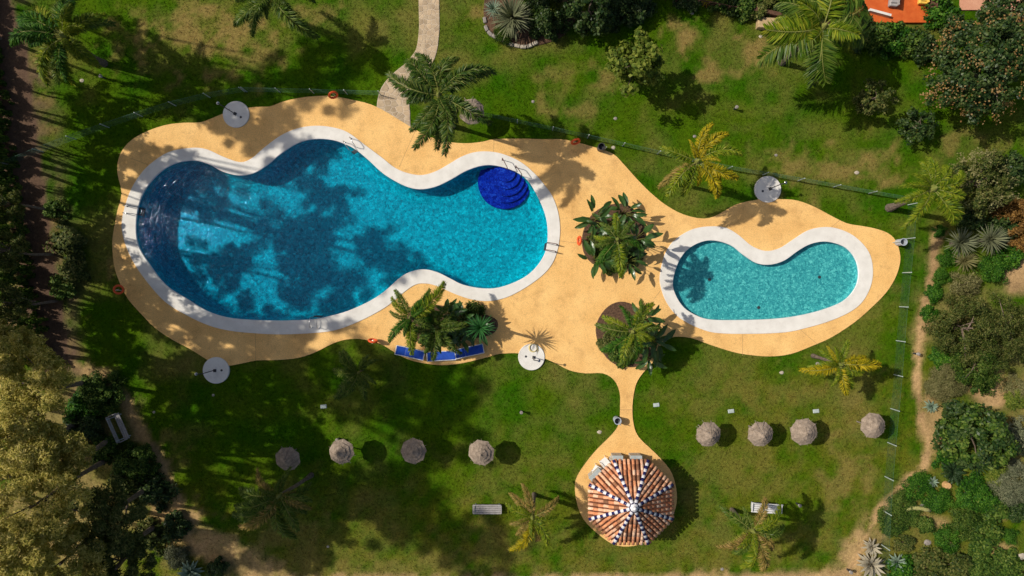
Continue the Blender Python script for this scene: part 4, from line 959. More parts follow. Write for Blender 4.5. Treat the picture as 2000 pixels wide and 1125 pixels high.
def palm(base, crown, zc, tips, mat, label, kind='plume', r0=0.16, young=4, mats2=None, extra=0, name='palm_tree', shaft=True, seed=0):
    """tips: photo pixels of the frond ends; base: photo pixel of the foot; crown: photo pixel of the crown"""
    rr = random.Random(seed + int(crown[0])); b = W(*base); c = W(crown[0], crown[1], zc)
    t = thing(name, label, 'palm tree', (b.x, b.y, 0)); top = Vector((c.x - b.x, c.y - b.y, zc))
    n = max(6, int(zc / 0.16)); pts = []; rad = []
    for k in range(n + 1):
        f = k / n; p = Vector((top.x * f ** 1.3, top.y * f ** 1.3, zc * f - (0.15 if k == 0 else 0))); pts.append(p)
        rad.append(r0 * (1.35 - 0.5 * min(1, f * 5)) * (1 + 0.06 * (k % 2)) * (1 - 0.12 * f))
    mb = MB(); mb.tube(pts, rad, 9); mb.build('trunk', M_pbark, t)
    mb = MB(); mb.lathe([(r0 * .8, zc - 0.35), (r0 * 1.15, zc - 0.1), (r0 * 1.0, zc + 0.12), (r0 * 0.4, zc + 0.4), (0.0, zc + 0.5)], 9, (top.x, top.y, 0)); mb.build('crown_shaft', M_rachis, t)
    def put(az, L_, pitch, m):
        fr, rc = FR[kind][rr.randrange(len(FR[kind]))]; Lx = L_ / 0.92
        f = link('frond', fr, t, top + Vector((math.cos(az), math.sin(az), 0)) * r0 * 0.7, (rr.uniform(-.5, .5), -pitch, az), (Lx, Lx * rr.uniform(.9, 1.15), Lx), LM[m])
        link('rachis', rc, f)
    for i, tp in enumerate(tips):
        e = W(tp[0], tp[1], max(0.3, zc - 0.9)); dv = e - c; L_ = max(0.5, math.hypot(dv.x, dv.y))
        put(math.atan2(dv.y, dv.x) + rr.uniform(-.08, .08), L_ * rr.uniform(.92, 1.06), rr.uniform(-.18, .2), mats2[i % len(mats2)] if mats2 else mat)
    mean = sum(math.hypot(*(a - b2 for a, b2 in zip(tp, crown))) for tp in tips) / len(tips) / PPM * (H - zc) / H
    for k in range(young): put(rr.uniform(0, 2 * PI), mean * rr.uniform(.45, .7), rr.uniform(.35, .8), mat)
    for k in range(extra): put(rr.uniform(0, 2 * PI), mean * rr.uniform(.75, 1.0), rr.uniform(-.5, .1), mat)
    return t
def ringtips(c, r, n, seed, jit=.22):
    rr = random.Random(seed); a0 = rr.uniform(0, 6)
    return [(c[0] + r * rr.uniform(1 - jit, 1 + jit) * math.cos(a0 + 2 * PI * k / n + rr.uniform(-.2, .2)), c[1] + r * rr.uniform(1 - jit, 1 + jit) * math.sin(a0 + 2 * PI * k / n + rr.uniform(-.2, .2))) for k in range(n)]

palm((884, 246), (858, 186), 8.2, [(873, 96), (832, 106), (962, 132), (925, 120), (770, 128), (766, 184), (790, 205), (853, 302), (905, 293), (948, 258), (826, 262), (915, 215), (880, 250)], 'palmd', 'tall dark green feather palm at the end of the flagstone path', extra=4, seed=1)
palm((1322, 358), (1362, 315), 6.2, [(1392, 250), (1362, 250), (1420, 282), (1288, 312), (1288, 370), (1302, 375), (1335, 380), (1362, 362), (1425, 358), (1405, 340), (1418, 372)], 'palmy', 'yellow green palm standing on the mesh fence line above the paddling pool', 'plume', 0.15, 3, mats2=['palmy', 'palmy', 'palmg', 'palmg', 'palmo', 'palmg', 'palmg', 'palmy', 'palmy'], seed=2)
palm((1527, 122), (1608, 52), 6.4, [(1490, 112), (1500, 85), (1575, 168), (1590, 165), (1518, 45), (1520, 5), (1565, -35), (1620, -50), (1668, -20), (1690, 25), (1668, 85), (1640, 90), (1700, 60), (1540, 25)], 'palmg', 'large arching date palm with a slanting trunk on the upper right lawn', 'flat', 0.2, 4, mats2=['palm', 'palmg', 'palm'], extra=4, seed=3)
palm((1737, 406), (1822, 368), 5.6, [(1812, 312), (1790, 318), (1755, 358), (1875, 350), (1880, 432), (1860, 438), (1770, 440), (1752, 392), (1845, 320), (1800, 420), (1880, 395)], 'palmg', 'lime green palm with a thick slanting trunk by the corner of the fence', 'plume', 0.22, 3, seed=4)
palm((1588, 695), (1640, 712), 4.2, [(1568, 735), (1590, 690), (1642, 662), (1672, 680), (1708, 705), (1690, 730), (1665, 770), (1640, 765), (1605, 680), (1575, 715)], 'palmg', 'small yellow palm on the lawn below the paddling pool', 'plume', 0.12, 4, mats2=['palmy', 'palmg', 'palmg', 'palmy'], seed=5)
palm((1043, 966), (1040, 1010), 4.4, [(1000, 960), (1034, 938), (1092, 972), (990, 985), (1088, 1010), (1080, 1045), (1018, 1080), (1008, 1040), (1062, 1055), (1000, 1020)], 'palmg', 'yellowing palm with brown tipped fronds between bench and pavilion', 'plume', 0.13, 4, mats2=['palmo', 'palmo', 'palmo', 'palmg', 'palmg', 'palmg', 'palmy'], seed=6)
palm((1430, 996), (1470, 1036), 6.0, [(1412, 985), (1400, 1065), (1420, 1060), (1450, 990), (1500, 975), (1525, 1000), (1530, 1035), (1490, 1115), (1470, 1110), (1440, 1085), (1510, 1060)], 'palmg', 'feather palm whose fronds cover the white bench at lower right', 'plume', 0.13, 4, mats2=['palm', 'palmo', 'palmg'], seed=7)
palm((203, 124), (125, 72), 5.4, [(40, 30), (55, 5), (110, -15), (150, 0), (215, 45), (200, 30), (60, 95), (75, 150), (115, 160), (150, 155), (178, 135), (170, 90), (30, 65)], 'palmg', 'big bright green feathery palm in the top left corner', 'plume', 0.2, 6, mats2=['bright', 'palmg', 'palm'], extra=8, seed=8)
palm((580, 43), (528, -12), 5.2, [(478, 62), (490, 70), (600, 82), (470, 20), (580, 50), (560, -60), (480, -60), (610, -20), (450, -20), (530, 40)], 'palm', 'palm leaning out of the top edge with two hanging fronds', 'plume', 0.12, 3, seed=9)
palm((822, 628), (802, 620), 4.6, [(868, 562), (850, 575), (775, 570), (765, 590), (758, 660), (775, 650), (805, 692), (820, 680), (850, 640), (840, 610), (830, 580), (770, 620)], 'bright', 'bright green feathery palm above the left blue lounger', 'plume', 0.11, 4, mats2=['palmg', 'bright', 'palm'], extra=3, seed=10)
palm((840, 632), (852, 640), 3.4, ringtips((850, 640), 55, 9, 3), 'palm', 'short green palm in the middle of the bed behind the loungers', 'plume', 0.1, 3, seed=11)
palm((1190, 478), (1206, 468), 7.0, [(1200, 412), (1230, 432), (1248, 470), (1222, 535), (1196, 530), (1165, 515), (1160, 470), (1178, 435)], 'palm', 'green palm rising from the bed between the two pools', 'plume', 0.12, 4, mats2=['palmg', 'palm', 'bright'], extra=5, seed=12)
palm((1225, 645), (1236, 648), 4.6, [(1250, 585), (1262, 592), (1220, 595), (1172, 620), (1168, 655), (1180, 690), (1205, 708), (1230, 715), (1250, 700), (1275, 670), (1285, 635), (1200, 690)], 'palmg', 'green palm in the round bed at the start of the pavilion path', 'plume', 0.12, 4, mats2=['palmg', 'palm', 'bright'], extra=4, seed=13)
palm((608, 928), (545, 968), 5.8, [(560, 915), (500, 930), (470, 960), (470, 1000), (500, 1040), (545, 1050), (590, 1020), (610, 990), (520, 990), (480, 1030), (580, 950)], 'palm', 'shaded palm leaning over the leftmost parasol', 'plume', 0.14, 4, mats2=['palm', 'palmo', 'palm'], extra=3, seed=14)
palm((708, 722), (700, 728), 2.4, ringtips((700, 728), 46, 10, 5), 'palm', 'young palm in the shade below the deck left of the loungers', 'plume', 0.08, 4, seed=15)
palm((760, 862), (765, 870), 0.0001 + 1.0, ringtips((765, 870), 14, 6, 5), 'palm', 'tiny palm seedling between two shaded parasols', 'plume', 0.05, 2, seed=16) if False else None

# ---- rosettes: agaves, yuccas, cycads
def blade_mesh(n=5, w=0.09, curve=0.3, thick=0.03, nm='leaf'):
    v = []; f = []
    for i in range(n + 1):
        t = i / n; ww = w * (math.sin(PI * (0.22 + 0.78 * t)) ** 0.8 if i < n else 0.02); z = curve * (t - t * t * 1.4)
        v += [(t, ww, z + thick * (1 - t)), (t, 0, z - thick * .6 * (1 - t)), (t, -ww, z + thick * (1 - t))]
    for i in range(n): a = i * 3; f += [(a, a + 1, a + 4, a + 3), (a + 1, a + 2, a + 5, a + 4)]
    mb = MB(); mb.add(v, [t[::-1] for t in f]); return mb.mesh(nm)
BLADE = {'agave': blade_mesh(6, 0.11, 0.5, 0.05), 'yucca': blade_mesh(4, 0.035, 0.25, 0.01), 'cycad': None}
def rosette(px, py, r, z0, n, mat, kind, label, cat='agave', name='agave', trunk=False, seed=0):
    rr = random.Random(seed + px); c = W(px, py, z0); rm = r / PPM * (H - z0) / H
    t = thing(name, label, cat, (c.x, c.y, 0))
    if trunk:
        mb = MB(); mb.tube([(0, 0, -0.1), (0.05, 0, z0 * .5), (0, 0, z0)], [0.13, 0.10, 0.08], 8); mb.build('trunk', M_pbark, t)
    else:
        mb = MB(); mb.lathe([(rm * .16, -0.02), (rm * .14, z0 + 0.05), (0.0, z0 + 0.12)], 8); mb.build('core', M_rachis, t)
    for k in range(n):
        f = k / n; az = k * 2.39996 + rr.uniform(-.1, .1); pit = R(4 + 68 * f ** 1.2) + rr.uniform(-.08, .08); L_ = rm * (1.0 - 0.25 * f) * rr.uniform(.9, 1.08) / max(0.45, math.cos(pit) ** 0.5)
        if kind == 'cycad':
            fr, rc = FR['stiff'][k % 3]; o = link('leaf', fr, t, (0, 0, z0 + 0.05), (0, -pit * .7, az), (L_, L_ * .7, L_), LM[mat])
        else: o = link('leaf', BLADE[kind], t, (0, 0, z0 + 0.04 + 0.1 * f), (0, -pit, az), (L_, L_, L_ * .6), LM[mat])
    return t
rosette(938, 640, 34, 4.0, 46, 'yucca', 'yucca', 'spiky yucca head on a tall stem right of the blue loungers', 'yucca', 'yucca', True)
rosette(1815, 793, 15, 0.1, 26, 'agave', 'agave', 'blue green agave beside the dirt track on the right')
rosette(1818, 939, 13, 0.1, 24, 'agave', 'agave', 'small blue green agave next to the low green cover')
rosette(1696, 1100, 29, 0.1, 34, 'agavep', 'agave', 'largest pale dry agave on the sandy ground at lower right')
rosette(1699, 1066, 20, 0.1, 28, 'agavep', 'agave', 'smaller pale dry agave above the largest one')
rosette(1748, 1095, 20, 0.1, 26, 'agave', 'agave', 'grey green agave just outside the fence at the bottom')
rosette(374, 1114, 26, 0.15, 34, 'agave', 'agave', 'dark blue green agave at the bottom edge on the left')
rosette(1858, 920, 25, 0.3, 26, 'cycad', 'cycad', 'dark green cycad with a flat crown beside the dirt track', 'cycad', 'cycad')
rosette(1903, 907, 24, 0.6, 34, 'cycad', 'yucca', 'dark spiky yucca below the round dark tree', 'yucca', 'yucca')
rosette(1930, 468, 34, 0.9, 90, 'grey', 'yucca', 'round grey green yucca head in the right garden, the largest', 'yucca', 'yucca', True)
rosette(1872, 474, 34, 0.8, 80, 'grey', 'yucca', 'round grey green yucca head nearest the dirt track', 'yucca', 'yucca', True)
rosette(1880, 510, 26, 0.6, 70, 'pale', 'yucca', 'dull yellow green yucca head below the grey pair', 'yucca', 'yucca', True)
rosette(1000, 38, 46, 0.8, 110, 'grey', 'yucca', 'large silvery spiky yucca in the bed at the top of the lawn', 'yucca', 'yucca', True)
rosette(964, 20, 22, 0.5, 60, 'agave', 'yucca', 'blue grey spiky plant at the left edge of the top bed', 'yucca', 'yucca', True)

# ---- bird of paradise plants with paddle leaves
def paddle_mesh(seed):
    rr = random.Random(seed); v = []; f = []; n = 7
    for i in range(n + 1):
        t = i / n; wv = 0.17 * math.sin(PI * (0.08 + 0.9 * t)) ** 0.7; z = 0.22 * t - 0.42 * t * t
        v += [(t, wv * rr.uniform(.85, 1.1), z + 0.05), (t, 0, z), (t, -wv * rr.uniform(.85, 1.1), z + 0.05)]
    for i in range(n): a = i * 3; f += [(a, a + 3, a + 4, a + 1), (a + 1, a + 4, a + 5, a + 2)]
    mb = MB(); mb.add(v, f); return mb.mesh('leaf')
PAD = [paddle_mesh(i) for i in range(3)]
def strelitzia(px, py, h, n, r, label, seed=0, mat='paddle'):
    """px, py: photo pixel of the foot"""
    rr = random.Random(seed * 31 + px); b = W(px, py); t = thing('bird_of_paradise', label, 'plant', b, 0, 'paddle leaved plants in the beds')
    for k in range(n):
        az = k * 2.39996 + rr.uniform(-.3, .3); zz = h * rr.uniform(.45, 1.0); out = r * rr.uniform(.15, .75)
        e = Vector((math.cos(az) * out, math.sin(az) * out, zz)); mb = MB()
        mb.tube([(0.1 * math.cos(az), 0.1 * math.sin(az), -0.02), (e.x * .45, e.y * .45, zz * .55), e], [0.028, 0.02, 0.014], 5); sk = mb.build('stalk', M_rachis, t)
        L_ = rr.uniform(.75, 1.15)
        link('leaf', PAD[k % 3], sk, e, (rr.uniform(-.6, .6), -rr.uniform(-.5, .9), az + rr.uniform(-.5, .5)), (L_, L_, L_), LM[mat])
for i, (x, y, h, n, r, l) in enumerate([
    (1158, 432, 2.6, 13, 1.0, 'tall paddle leaved plant at the upper left of the bed between the pools'), (1215, 420, 2.2, 12, .9, 'paddle leaved plant at the top of the bed between the pools'),
    (1235, 470, 2.8, 15, 1.0, 'dark paddle leaved plant on the right of the bed between the pools'), (1162, 508, 2.0, 12, .9, 'paddle leaved plant at the lower left of the bed between the pools'),
    (1222, 510, 2.0, 11, .8, 'paddle leaved plant at the lower right of the bed between the pools'), (1180, 450, 2.2, 11, .9, 'paddle leaved plant in the heart of the bed between the pools'),
    (1262, 660, 2.4, 13, .9, 'paddle leaved plant on the right rim of the round bed'), (1280, 668, 1.8, 10, .7, 'paddle leaved plant hanging over the grass beside the round bed'),
    (1262, 697, 1.2, 9, .6, 'low paddle leaved plant at the lower right rim of the round bed'), (1250, 620, 2.0, 9, .7, 'paddle leaved plant at the top of the round bed'),
    (878, 612, 3.0, 14, .9, 'tall dark paddle leaved plant at the top of the bed behind the loungers'), (905, 625, 2.6, 13, .9, 'paddle leaved plant right of centre in the bed behind the loungers'),
    (900, 650, 1.6, 12, .8, 'low paddle leaved plant at the front of the bed behind the loungers'), (862, 640, 2.2, 12, .8, 'paddle leaved plant beside the short palm behind the loungers'), (925, 640, 1.6, 9, .7, 'paddle leaved plant next to the tall yucca stem')]):
    strelitzia(x, y, h, n, r, l, i)
for x, y, r, h, l, m, kd in ((925, 612, 22, 1.3, 'olive shrub under the paddle leaves at the right of the lounger bed', 'mid', 'm'), (845, 655, 24, .9, 'leafy shrub at the front of the lounger bed', 'mid', 'l'), (880, 655, 22, .8, 'dark leafy shrub in front of the lounger bed', 'dark', 'l'),
                         (1195, 500, 30, 1.0, 'leafy undergrowth shrub low in the bed between the pools', 'mid', 'm'), (1180, 470, 30, 1.1, 'olive undergrowth shrub at the centre of the bed between the pools', 'olive', 'm'), (1232, 495, 24, 1.0, 'dark undergrowth shrub on the right in the bed between the pools', 'dark', 'l'),
                         (1215, 690, 24, .7, 'low green shrub at the bottom of the round bed', 'mid', 'm'), (1190, 672, 20, .6, 'dry olive shrub at the left of the round bed', 'olive', 'm'), (1240, 668, 20, .9, 'leafy shrub beneath the palm of the round bed', 'mid', 'l')):
    bush(x, y, r, h, l, m, 1, kd)

# ---- lawn trees
tree(1245, 122, 3.7, 1.72, 1.9, 'round lime green tree alone on the top lawn', 'lime', 3, 46, 2600, 0.30, 0.20, 0.26, 0.10, base=(1232, 150))
tree(1712, 190, 1.9, 1.2, 1.2, 'small round olive green tree under the date palm shadow', 'olive', 5, 40, 2800, 0.2, 0.11, 0.28, 0.08)
tree(1795, 245, 1.2, 1.1, 0.8, 'small dark shrub like tree in the shade left of the flowering tree', 'dark', 6, 36, 1800, 0.2, 0.11, 0.3, 0.06)
tree(1925, 125, 3.6, 3.2, 2.6, 'large dark tree speckled with orange blossom at the upper right', 'dark', 8, 150, 15000, 0.22, 0.13, 0.17, 0.2, extra=('bloom', 0.15, 0.13, 0.10), base=(1900, 150))
tree(1985, 40, 3.4, 2.4, 2.2, 'dark green tree in the upper right corner', 'dark', 9, 90, 8000, 0.22, 0.13, 0.2, 0.18, base=(1960, 70))
tree(1912, 352, 2.2, 2.0, 1.7, 'round brownish green tree beside the lime palm', 'olive', 11, 90, 8000, 0.17, 0.10, 0.2, 0.12, extra=('pale', 0.2, 0.14, 0.08))
tree(1965, 330, 1.8, 1.3, 1.3, 'dark leafy shrub tree right of the brownish one', 'dark', 12, 50, 3600, 0.2, 0.12, 0.25, 0.1)
tree(1903, 850, 2.6, 2.05, 2.0, 'round dark glossy tree in the right garden', 'mid', 14, 90, 6500, 0.25, 0.15, 0.2, 0.13, extra=('dark', 0.5, 0.24, 0.14))
tree(1888, 640, 1.9, 2.3, 1.5, 'wide feathery olive green tree in the right garden', 'olive', 15, 130, 16000, 0.20, 0.05, 0.2, 0.12, up=0.2)
tree(1965, 650, 2.0, 2.2, 1.6, 'feathery olive green tree at the right edge', 'olive', 16, 120, 14000, 0.20, 0.05, 0.2, 0.12, up=0.2)
tree(1905, 705, 1.5, 1.7, 1.2, 'low feathery green tree below the wide olive one', 'mid', 17, 90, 9000, 0.18, 0.05, 0.22, 0.1, up=0.2)
# trees at and beyond the top edge
tree(0, 0, 6.0, 3.0, 2.6, 'dark broad tree beyond the top edge shading the lawn', 'dark', 21, 110, 9000, 0.26, 0.16, 0.2, 0.2, world=(0.6, 21.8))
tree(0, 0, 7.0, 2.6, 2.4, 'dark broad tree beyond the top edge right of the silvery bed', 'dark', 22, 100, 8000, 0.26, 0.16, 0.2, 0.2, world=(3.6, 22.6))
tree(1150, 18, 3.0, 1.5, 1.6, 'shaded dark tree at the top edge right of the silvery bed', 'dark', 23, 60, 4200, 0.24, 0.14, 0.25, 0.1)
tree(0, 0, 8.0, 2.8, 2.4, 'dark broad tree beyond the top edge nearest the wooden fence', 'dark', 24, 100, 8000, 0.26, 0.16, 0.2, 0.2, world=(6.6, 23.4))
for x_, y_, l_ in ((1560, 40, 'dark green shrub against the boundary wall under the date palm'), (1640, 48, 'shaded green shrub against the boundary wall right of the date palm')): bush(x_, y_, 26, 1.0, l_, 'dark', 2, 'm')
bush(1185, 18, 42, 2.0, 'dark shrub at the top edge right of the shaded tree', 'dark', 0, 'm'); bush(1245, 8, 36, 1.6, 'dark shrub at the top edge left of the wooden fence', 'dark', 1, 'm')
bush(1068, 35, 42, 2.2, 'dark green shrub on the right of the top bed', 'dark', 2, 'm'); bush(1042, 10, 26, 1.6, 'green shrub with orange tips at the back of the top bed', 'mid', 1, 'm')
bush(1082, 22, 20, 1.8, 'spiky olive shrub at the right end of the top bed', 'lime', 1, 'w'); bush(985, 68, 20, .8, 'small leafy shrub on the stone edge of the top bed', 'mid', 0, 'w')

# ---- right garden shrubs
SHR = [(1940, 528, 30, 1.1, 'bright', 'f', 'bright green rounded shrub below the grey yuccas'), (1850, 505, 18, .6, 'bright', 'f', 'low bright green shrub at the track edge beside the yuccas'), (1838, 540, 18, .6, 'bright', 'f', 'low bright green shrub along the track, second from the yuccas'),
       (1826, 575, 18, .6, 'bright', 'm', 'low bright green shrub along the track, third from the yuccas'), (1816, 612, 16, .5, 'bright', 'm', 'low bright green shrub along the track, fourth from the yuccas'), (1890, 555, 26, 1.0, 'pale', 'w', 'tufted yellowish shrub above the feathery trees'),
       (1835, 450, 14, .5, 'bright', 'f', 'small vivid shrub at the top end of the dirt track'), (1855, 745, 40, 1.0, 'pale', 'w', 'soft pale grass clump beside the dirt track'), (1925, 745, 24, 1.0, 'mid', 'm', 'green shrub between grass clump and sandy patch'),
       (1985, 850, 34, 1.4, 'grey', 'f', 'grey green shrub right of the glossy tree'), (1985, 945, 46, 1.3, 'grey', 'w', 'large pale grey grass clump at the right edge'), (1795, 950, 32, .55, 'bright', 'f', 'dense low green cushion at the bend of the track'),
       (1835, 975, 30, .7, 'bright', 'f', 'dense green cushion right of the one at the track bend'), (1760, 985, 26, .5, 'mid', 'f', 'dark green low cushion above the fallen cactus'), (1745, 1020, 30, .6, 'mid', 'f', 'dark green cushion under the fence'),
       (1780, 1010, 24, .5, 'mid', 'f', 'dark green cushion below the fallen cactus'), (1905, 970, 38, 1.1, 'bright', 'm', 'bushy green shrub in the lower right garden'), (1940, 990, 34, 1.0, 'mid', 'm', 'green shrub right of the bushy one in the lower garden'),
       (1885, 1015, 34, .9, 'mid', 'w', 'spiky green shrub in the lower garden'), (1853, 1055, 26, .8, 'bright', 'f', 'round clipped green shrub near the bottom'), (1973, 1048, 16, .7, 'bright', 'f', 'small round clipped shrub near the right edge'),
       (1810, 1025, 18, .6, 'mid', 'm', 'small green shrub left of the pink boulder'), (1925, 1045, 34, .9, 'mid', 'm', 'leafy shrub right of the round clipped one'), (1770, 1060, 20, .5, 'olive', 'm', 'dry olive shrub inside the bottom right corner garden'),
       (1760, 1118, 32, .8, 'bright', 'm', 'green shrub at the bottom edge near the fence'), (1815, 1110, 36, .9, 'olive', 'm', 'olive shrub at the bottom edge'), (1865, 1105, 36, 1.0, 'olive', 'm', 'dense olive shrub at the bottom edge, second from the right garden fence'), (1915, 1112, 38, 1.0, 'mid', 'm', 'dark mixed shrub at the bottom edge'),
       (1965, 1112, 38, 1.0, 'mid', 'l', 'leafy shrub in the bottom right corner'), (1985, 420, 38, 1.8, 'rustl', 'm', 'rusty orange shrub at the right edge'), (1995, 480, 24, 1.2, 'rustl', 'm', 'small rusty shrub below the larger rusty one'), (1955, 445, 26, 1.4, 'dark', 'm', 'dark shrub behind the grey yucca'),
       (1975, 500, 26, 1.0, 'bright', 'm', 'green shrub at the right edge beside the sandy patch'), (1895, 425, 30, 1.2, 'dark', 'm', 'dark shrub under the brownish tree'), (1985, 1000, 22, .8, 'dark', 'm', 'dark shrub above the small clipped one'), (1990, 760, 26, .5, 'pale', 'w', 'thin dry grass clump on the sandy patch'),
       (1840, 700, 22, .8, 'bright', 'm', 'small bright shrub at the foot of the feathery trees'), (1985, 780, 20, .6, 'lime', 'm', 'lime shrub at the right edge above the glossy tree'), (1850, 890, 26, .7, 'bright', 'm', 'low green shrub under the glossy tree beside the track'), (1945, 920, 26, .7, 'lime', 'm', 'lime shrub right of the dark yucca'), (1860, 800, 18, .5, 'olive', 'm', 'sparse olive shrub beside the blue agave')]
for i, (x, y, r, h, m, k, l) in enumerate(SHR): bush(x, y, r, h, l, m, i, k, group='shrubs of the right garden')

# fallen cactus
mb = MB(); pts = [(-0.95, -0.12, 0.25), (-0.8, 0.02, 0.27), (-0.4, 0.10, 0.28), (0.0, 0.06, 0.27), (0.4, -0.03, 0.22), (0.75, -0.1, 0.15)]
mb.tube(pts, [0.06, 0.12, 0.13, 0.14, 0.15, 0.16], 10); o = mb.build('cactus', surf('cactus_skin', (0.30, 0.29, 0.09), (0.45, 0.42, 0.18), 6, 0.7, 0.4, 30, 0.15), None, W(1792, 992) , True)
tag(o, 'yellow green columnar cactus lying across the low cushions', 'cactus')
mb = MB()
for k in range(7): a = 2 * PI * k / 7; mb.tube([(p[0], p[1] + math.cos(a) * 0.13, p[2] + math.sin(a) * 0.13) for p in pts[1:]], 0.018, 4)
mb.build('rib', bpy.data.materials['cactus_skin'], o)

# ---- hedge, trees and shrubs on the left
hp = [(-60, -60), (-25, 60), (-5, 180), (10, 300), (30, 420), (50, 540), (78, 690)]
hd = thing('hedge', 'tall dark clipped hedge along the brown track at the left edge', 'hedge', W(*hp[3]))
for k in range(18):
    f = k / 17 * (len(hp) - 1); i = min(int(f), len(hp) - 2); x = hp[i][0] + (hp[i + 1][0] - hp[i][0]) * (f - i); y = hp[i][1] + (hp[i + 1][1] - hp[i][1]) * (f - i)
    p = W(x, y) - W(*hp[3]); me, cc = crown_mesh(60 + k % 3, 1.0, 1.0, 70, 5200, 0.13, 0.075, 0.22, 0.6, 0.5, True)
    link('foliage', me, hd, p, (0, 0, k * 1.3), (0.75, 0.95, 2.3), LM['mid'])
    mb = MB(); mb.tube([(p.x, p.y, -0.1), (p.x, p.y, 1.4)], [0.06, 0.03], 5); mb.build('stem', M_bark, hd)
LT = [(60, 745, 11.0, 2.3, 1.9, 31, 'olive yellow eucalyptus crown at the end of the brown track', (175, 745)), (20, 850, 12.0, 2.3, 2.0, 32, 'olive yellow eucalyptus crown at the left edge beside the shaded shrubs', (150, 830)), (75, 985, 12.0, 2.5, 2.1, 33, 'largest olive yellow eucalyptus crown in the lower left corner', (205, 900)),
      (205, 1015, 9.0, 2.3, 1.8, 34, 'duller eucalyptus crown right of the lower left corner', (285, 955)), (10, 1090, 13.0, 2.2, 2.0, 35, 'eucalyptus crown in the very bottom left corner', (150, 965)), (235, 1105, 8.0, 2.0, 1.6, 36, 'low eucalyptus crown on the bottom edge', (300, 1030)), (115, 890, 11.0, 1.6, 1.6, 37, 'middle eucalyptus crown above the dark gap', (210, 860)), (15, 680, 9.0, 1.5, 1.5, 38, 'small olive crown at the left edge above the track end', (60, 690)), (130, 1095, 10.0, 2.0, 1.8, 39, 'eucalyptus crown on the bottom edge between its neighbours', (240, 990))]
for x, y, z, r, rz, sd, l, bs in LT:
    tree(x, y, z, r, rz * .75, l, 'euc' if sd not in (34, 36) else 'olive', sd, 80, 12000, 0.22, 0.055, 0.185, 0.15, name='eucalyptus_tree', group='eucalyptus trees at the lower left', up=1.7, hollow=0.35, base=bs)
for x, y, z, r, sd, l in ((10, 490, 4.5, 1.3, 41, 'small olive crown over the hedge at the left edge'), (15, 590, 4.5, 1.2, 42, 'dull crown over the hedge beside the track'), (5, 395, 4.5, 1.2, 43, 'upper dull crown over the hedge at the left edge')):
    tree(x, y, z, r, r * .8, l, 'olive', sd, 50, 5000, 0.2, 0.06, 0.25, 0.09, up=0.3)
# tall eucalyptus row beyond the left edge, which shades the pool
TALL = [(-10, 10, 10.5, 1.4, 1.2), (0, 75, 18.5, 2.2, 2.2), (-10, -20, 24, 2.0, 1.8), (0, 200, 9, 1.8, 1.6), (-30, 240, 14, 1.8, 1.8), (-20, 200, 23.6, 1.5, 1.2), (0, 308, 20.2, 2.0, 1.8), (-15, 275, 27.5, 1.3, 1.0),
        (-10, 395, 23, 2.7, 2.8), (-10, 300, 29.5, 1.5, 1.2), (-20, 500, 12, 1.9, 1.8), (-20, 520, 17, 2.1, 1.8), (-20, 530, 22, 2.4, 2.0), (-20, 630, 18.5, 2.0, 1.8), (-20, 560, 29, 2.2, 1.8), (-20, 517, 34, 2.3, 2.0),
        (0, 610, 33.5, 2.0, 1.6), (-10, 840, 16, 2.1, 1.8), (0, 780, 31, 2.8, 2.2), (10, 810, 36, 2.2, 2.0), (0, 730, 30, 1.7, 1.4), (-20, 400, 15, 1.6, 1.5), (-20, 150, 8, 1.3, 1.3), (-15, 270, 8.5, 1.4, 1.2), (-20, 335, 7.5, 1.1, 1.1), (-20, 450, 9, 1.3, 1.2), (-10, 560, 8.5, 1.3, 1.2), (0, 620, 9, 1.4, 1.2),
        (-10, 650, 14, 2.0, 1.8), (0, 720, 17, 2.0, 1.7), (0, 770, 13, 1.7, 1.5), (20, 960, 16, 2.0, 1.6), (20, 930, 21, 1.7, 1.4), (0, 765, 9.5, 1.6, 1.4), (0, 830, 9, 1.7, 1.4), (-20, 110, 21, 1.8, 1.6)]
for i, (x, y, zc, rx, rz) in enumerate(TALL):
    b = W(x, y); t = thing('tall_eucalyptus', 'tall eucalyptus beyond the left edge casting dappled shade towards the pool', 'tree', b, i * 1.7, 'tall eucalyptus row beyond the left edge')
    me, cc = crown_mesh(70 + i % 3, 2.5, 2.5, 50, 6000, 0.30, 0.11, 0.215, 0.12, 0.3)
    sx, sz = rx * 1.4 / 2.5, rz * 1.4 / 2.5
    link('crown', me, t, (0, 0, zc), (0, 0, 0), (sx, sx, sz), LM['euc'])
    stems(t, [Vector((q[0] * sx, q[1] * sx, q[2] * sz + zc)) for q in cc], (0.1, 0.1, zc + rz * .5), 0.05 + 0.003 * zc, n=9, seed=i)
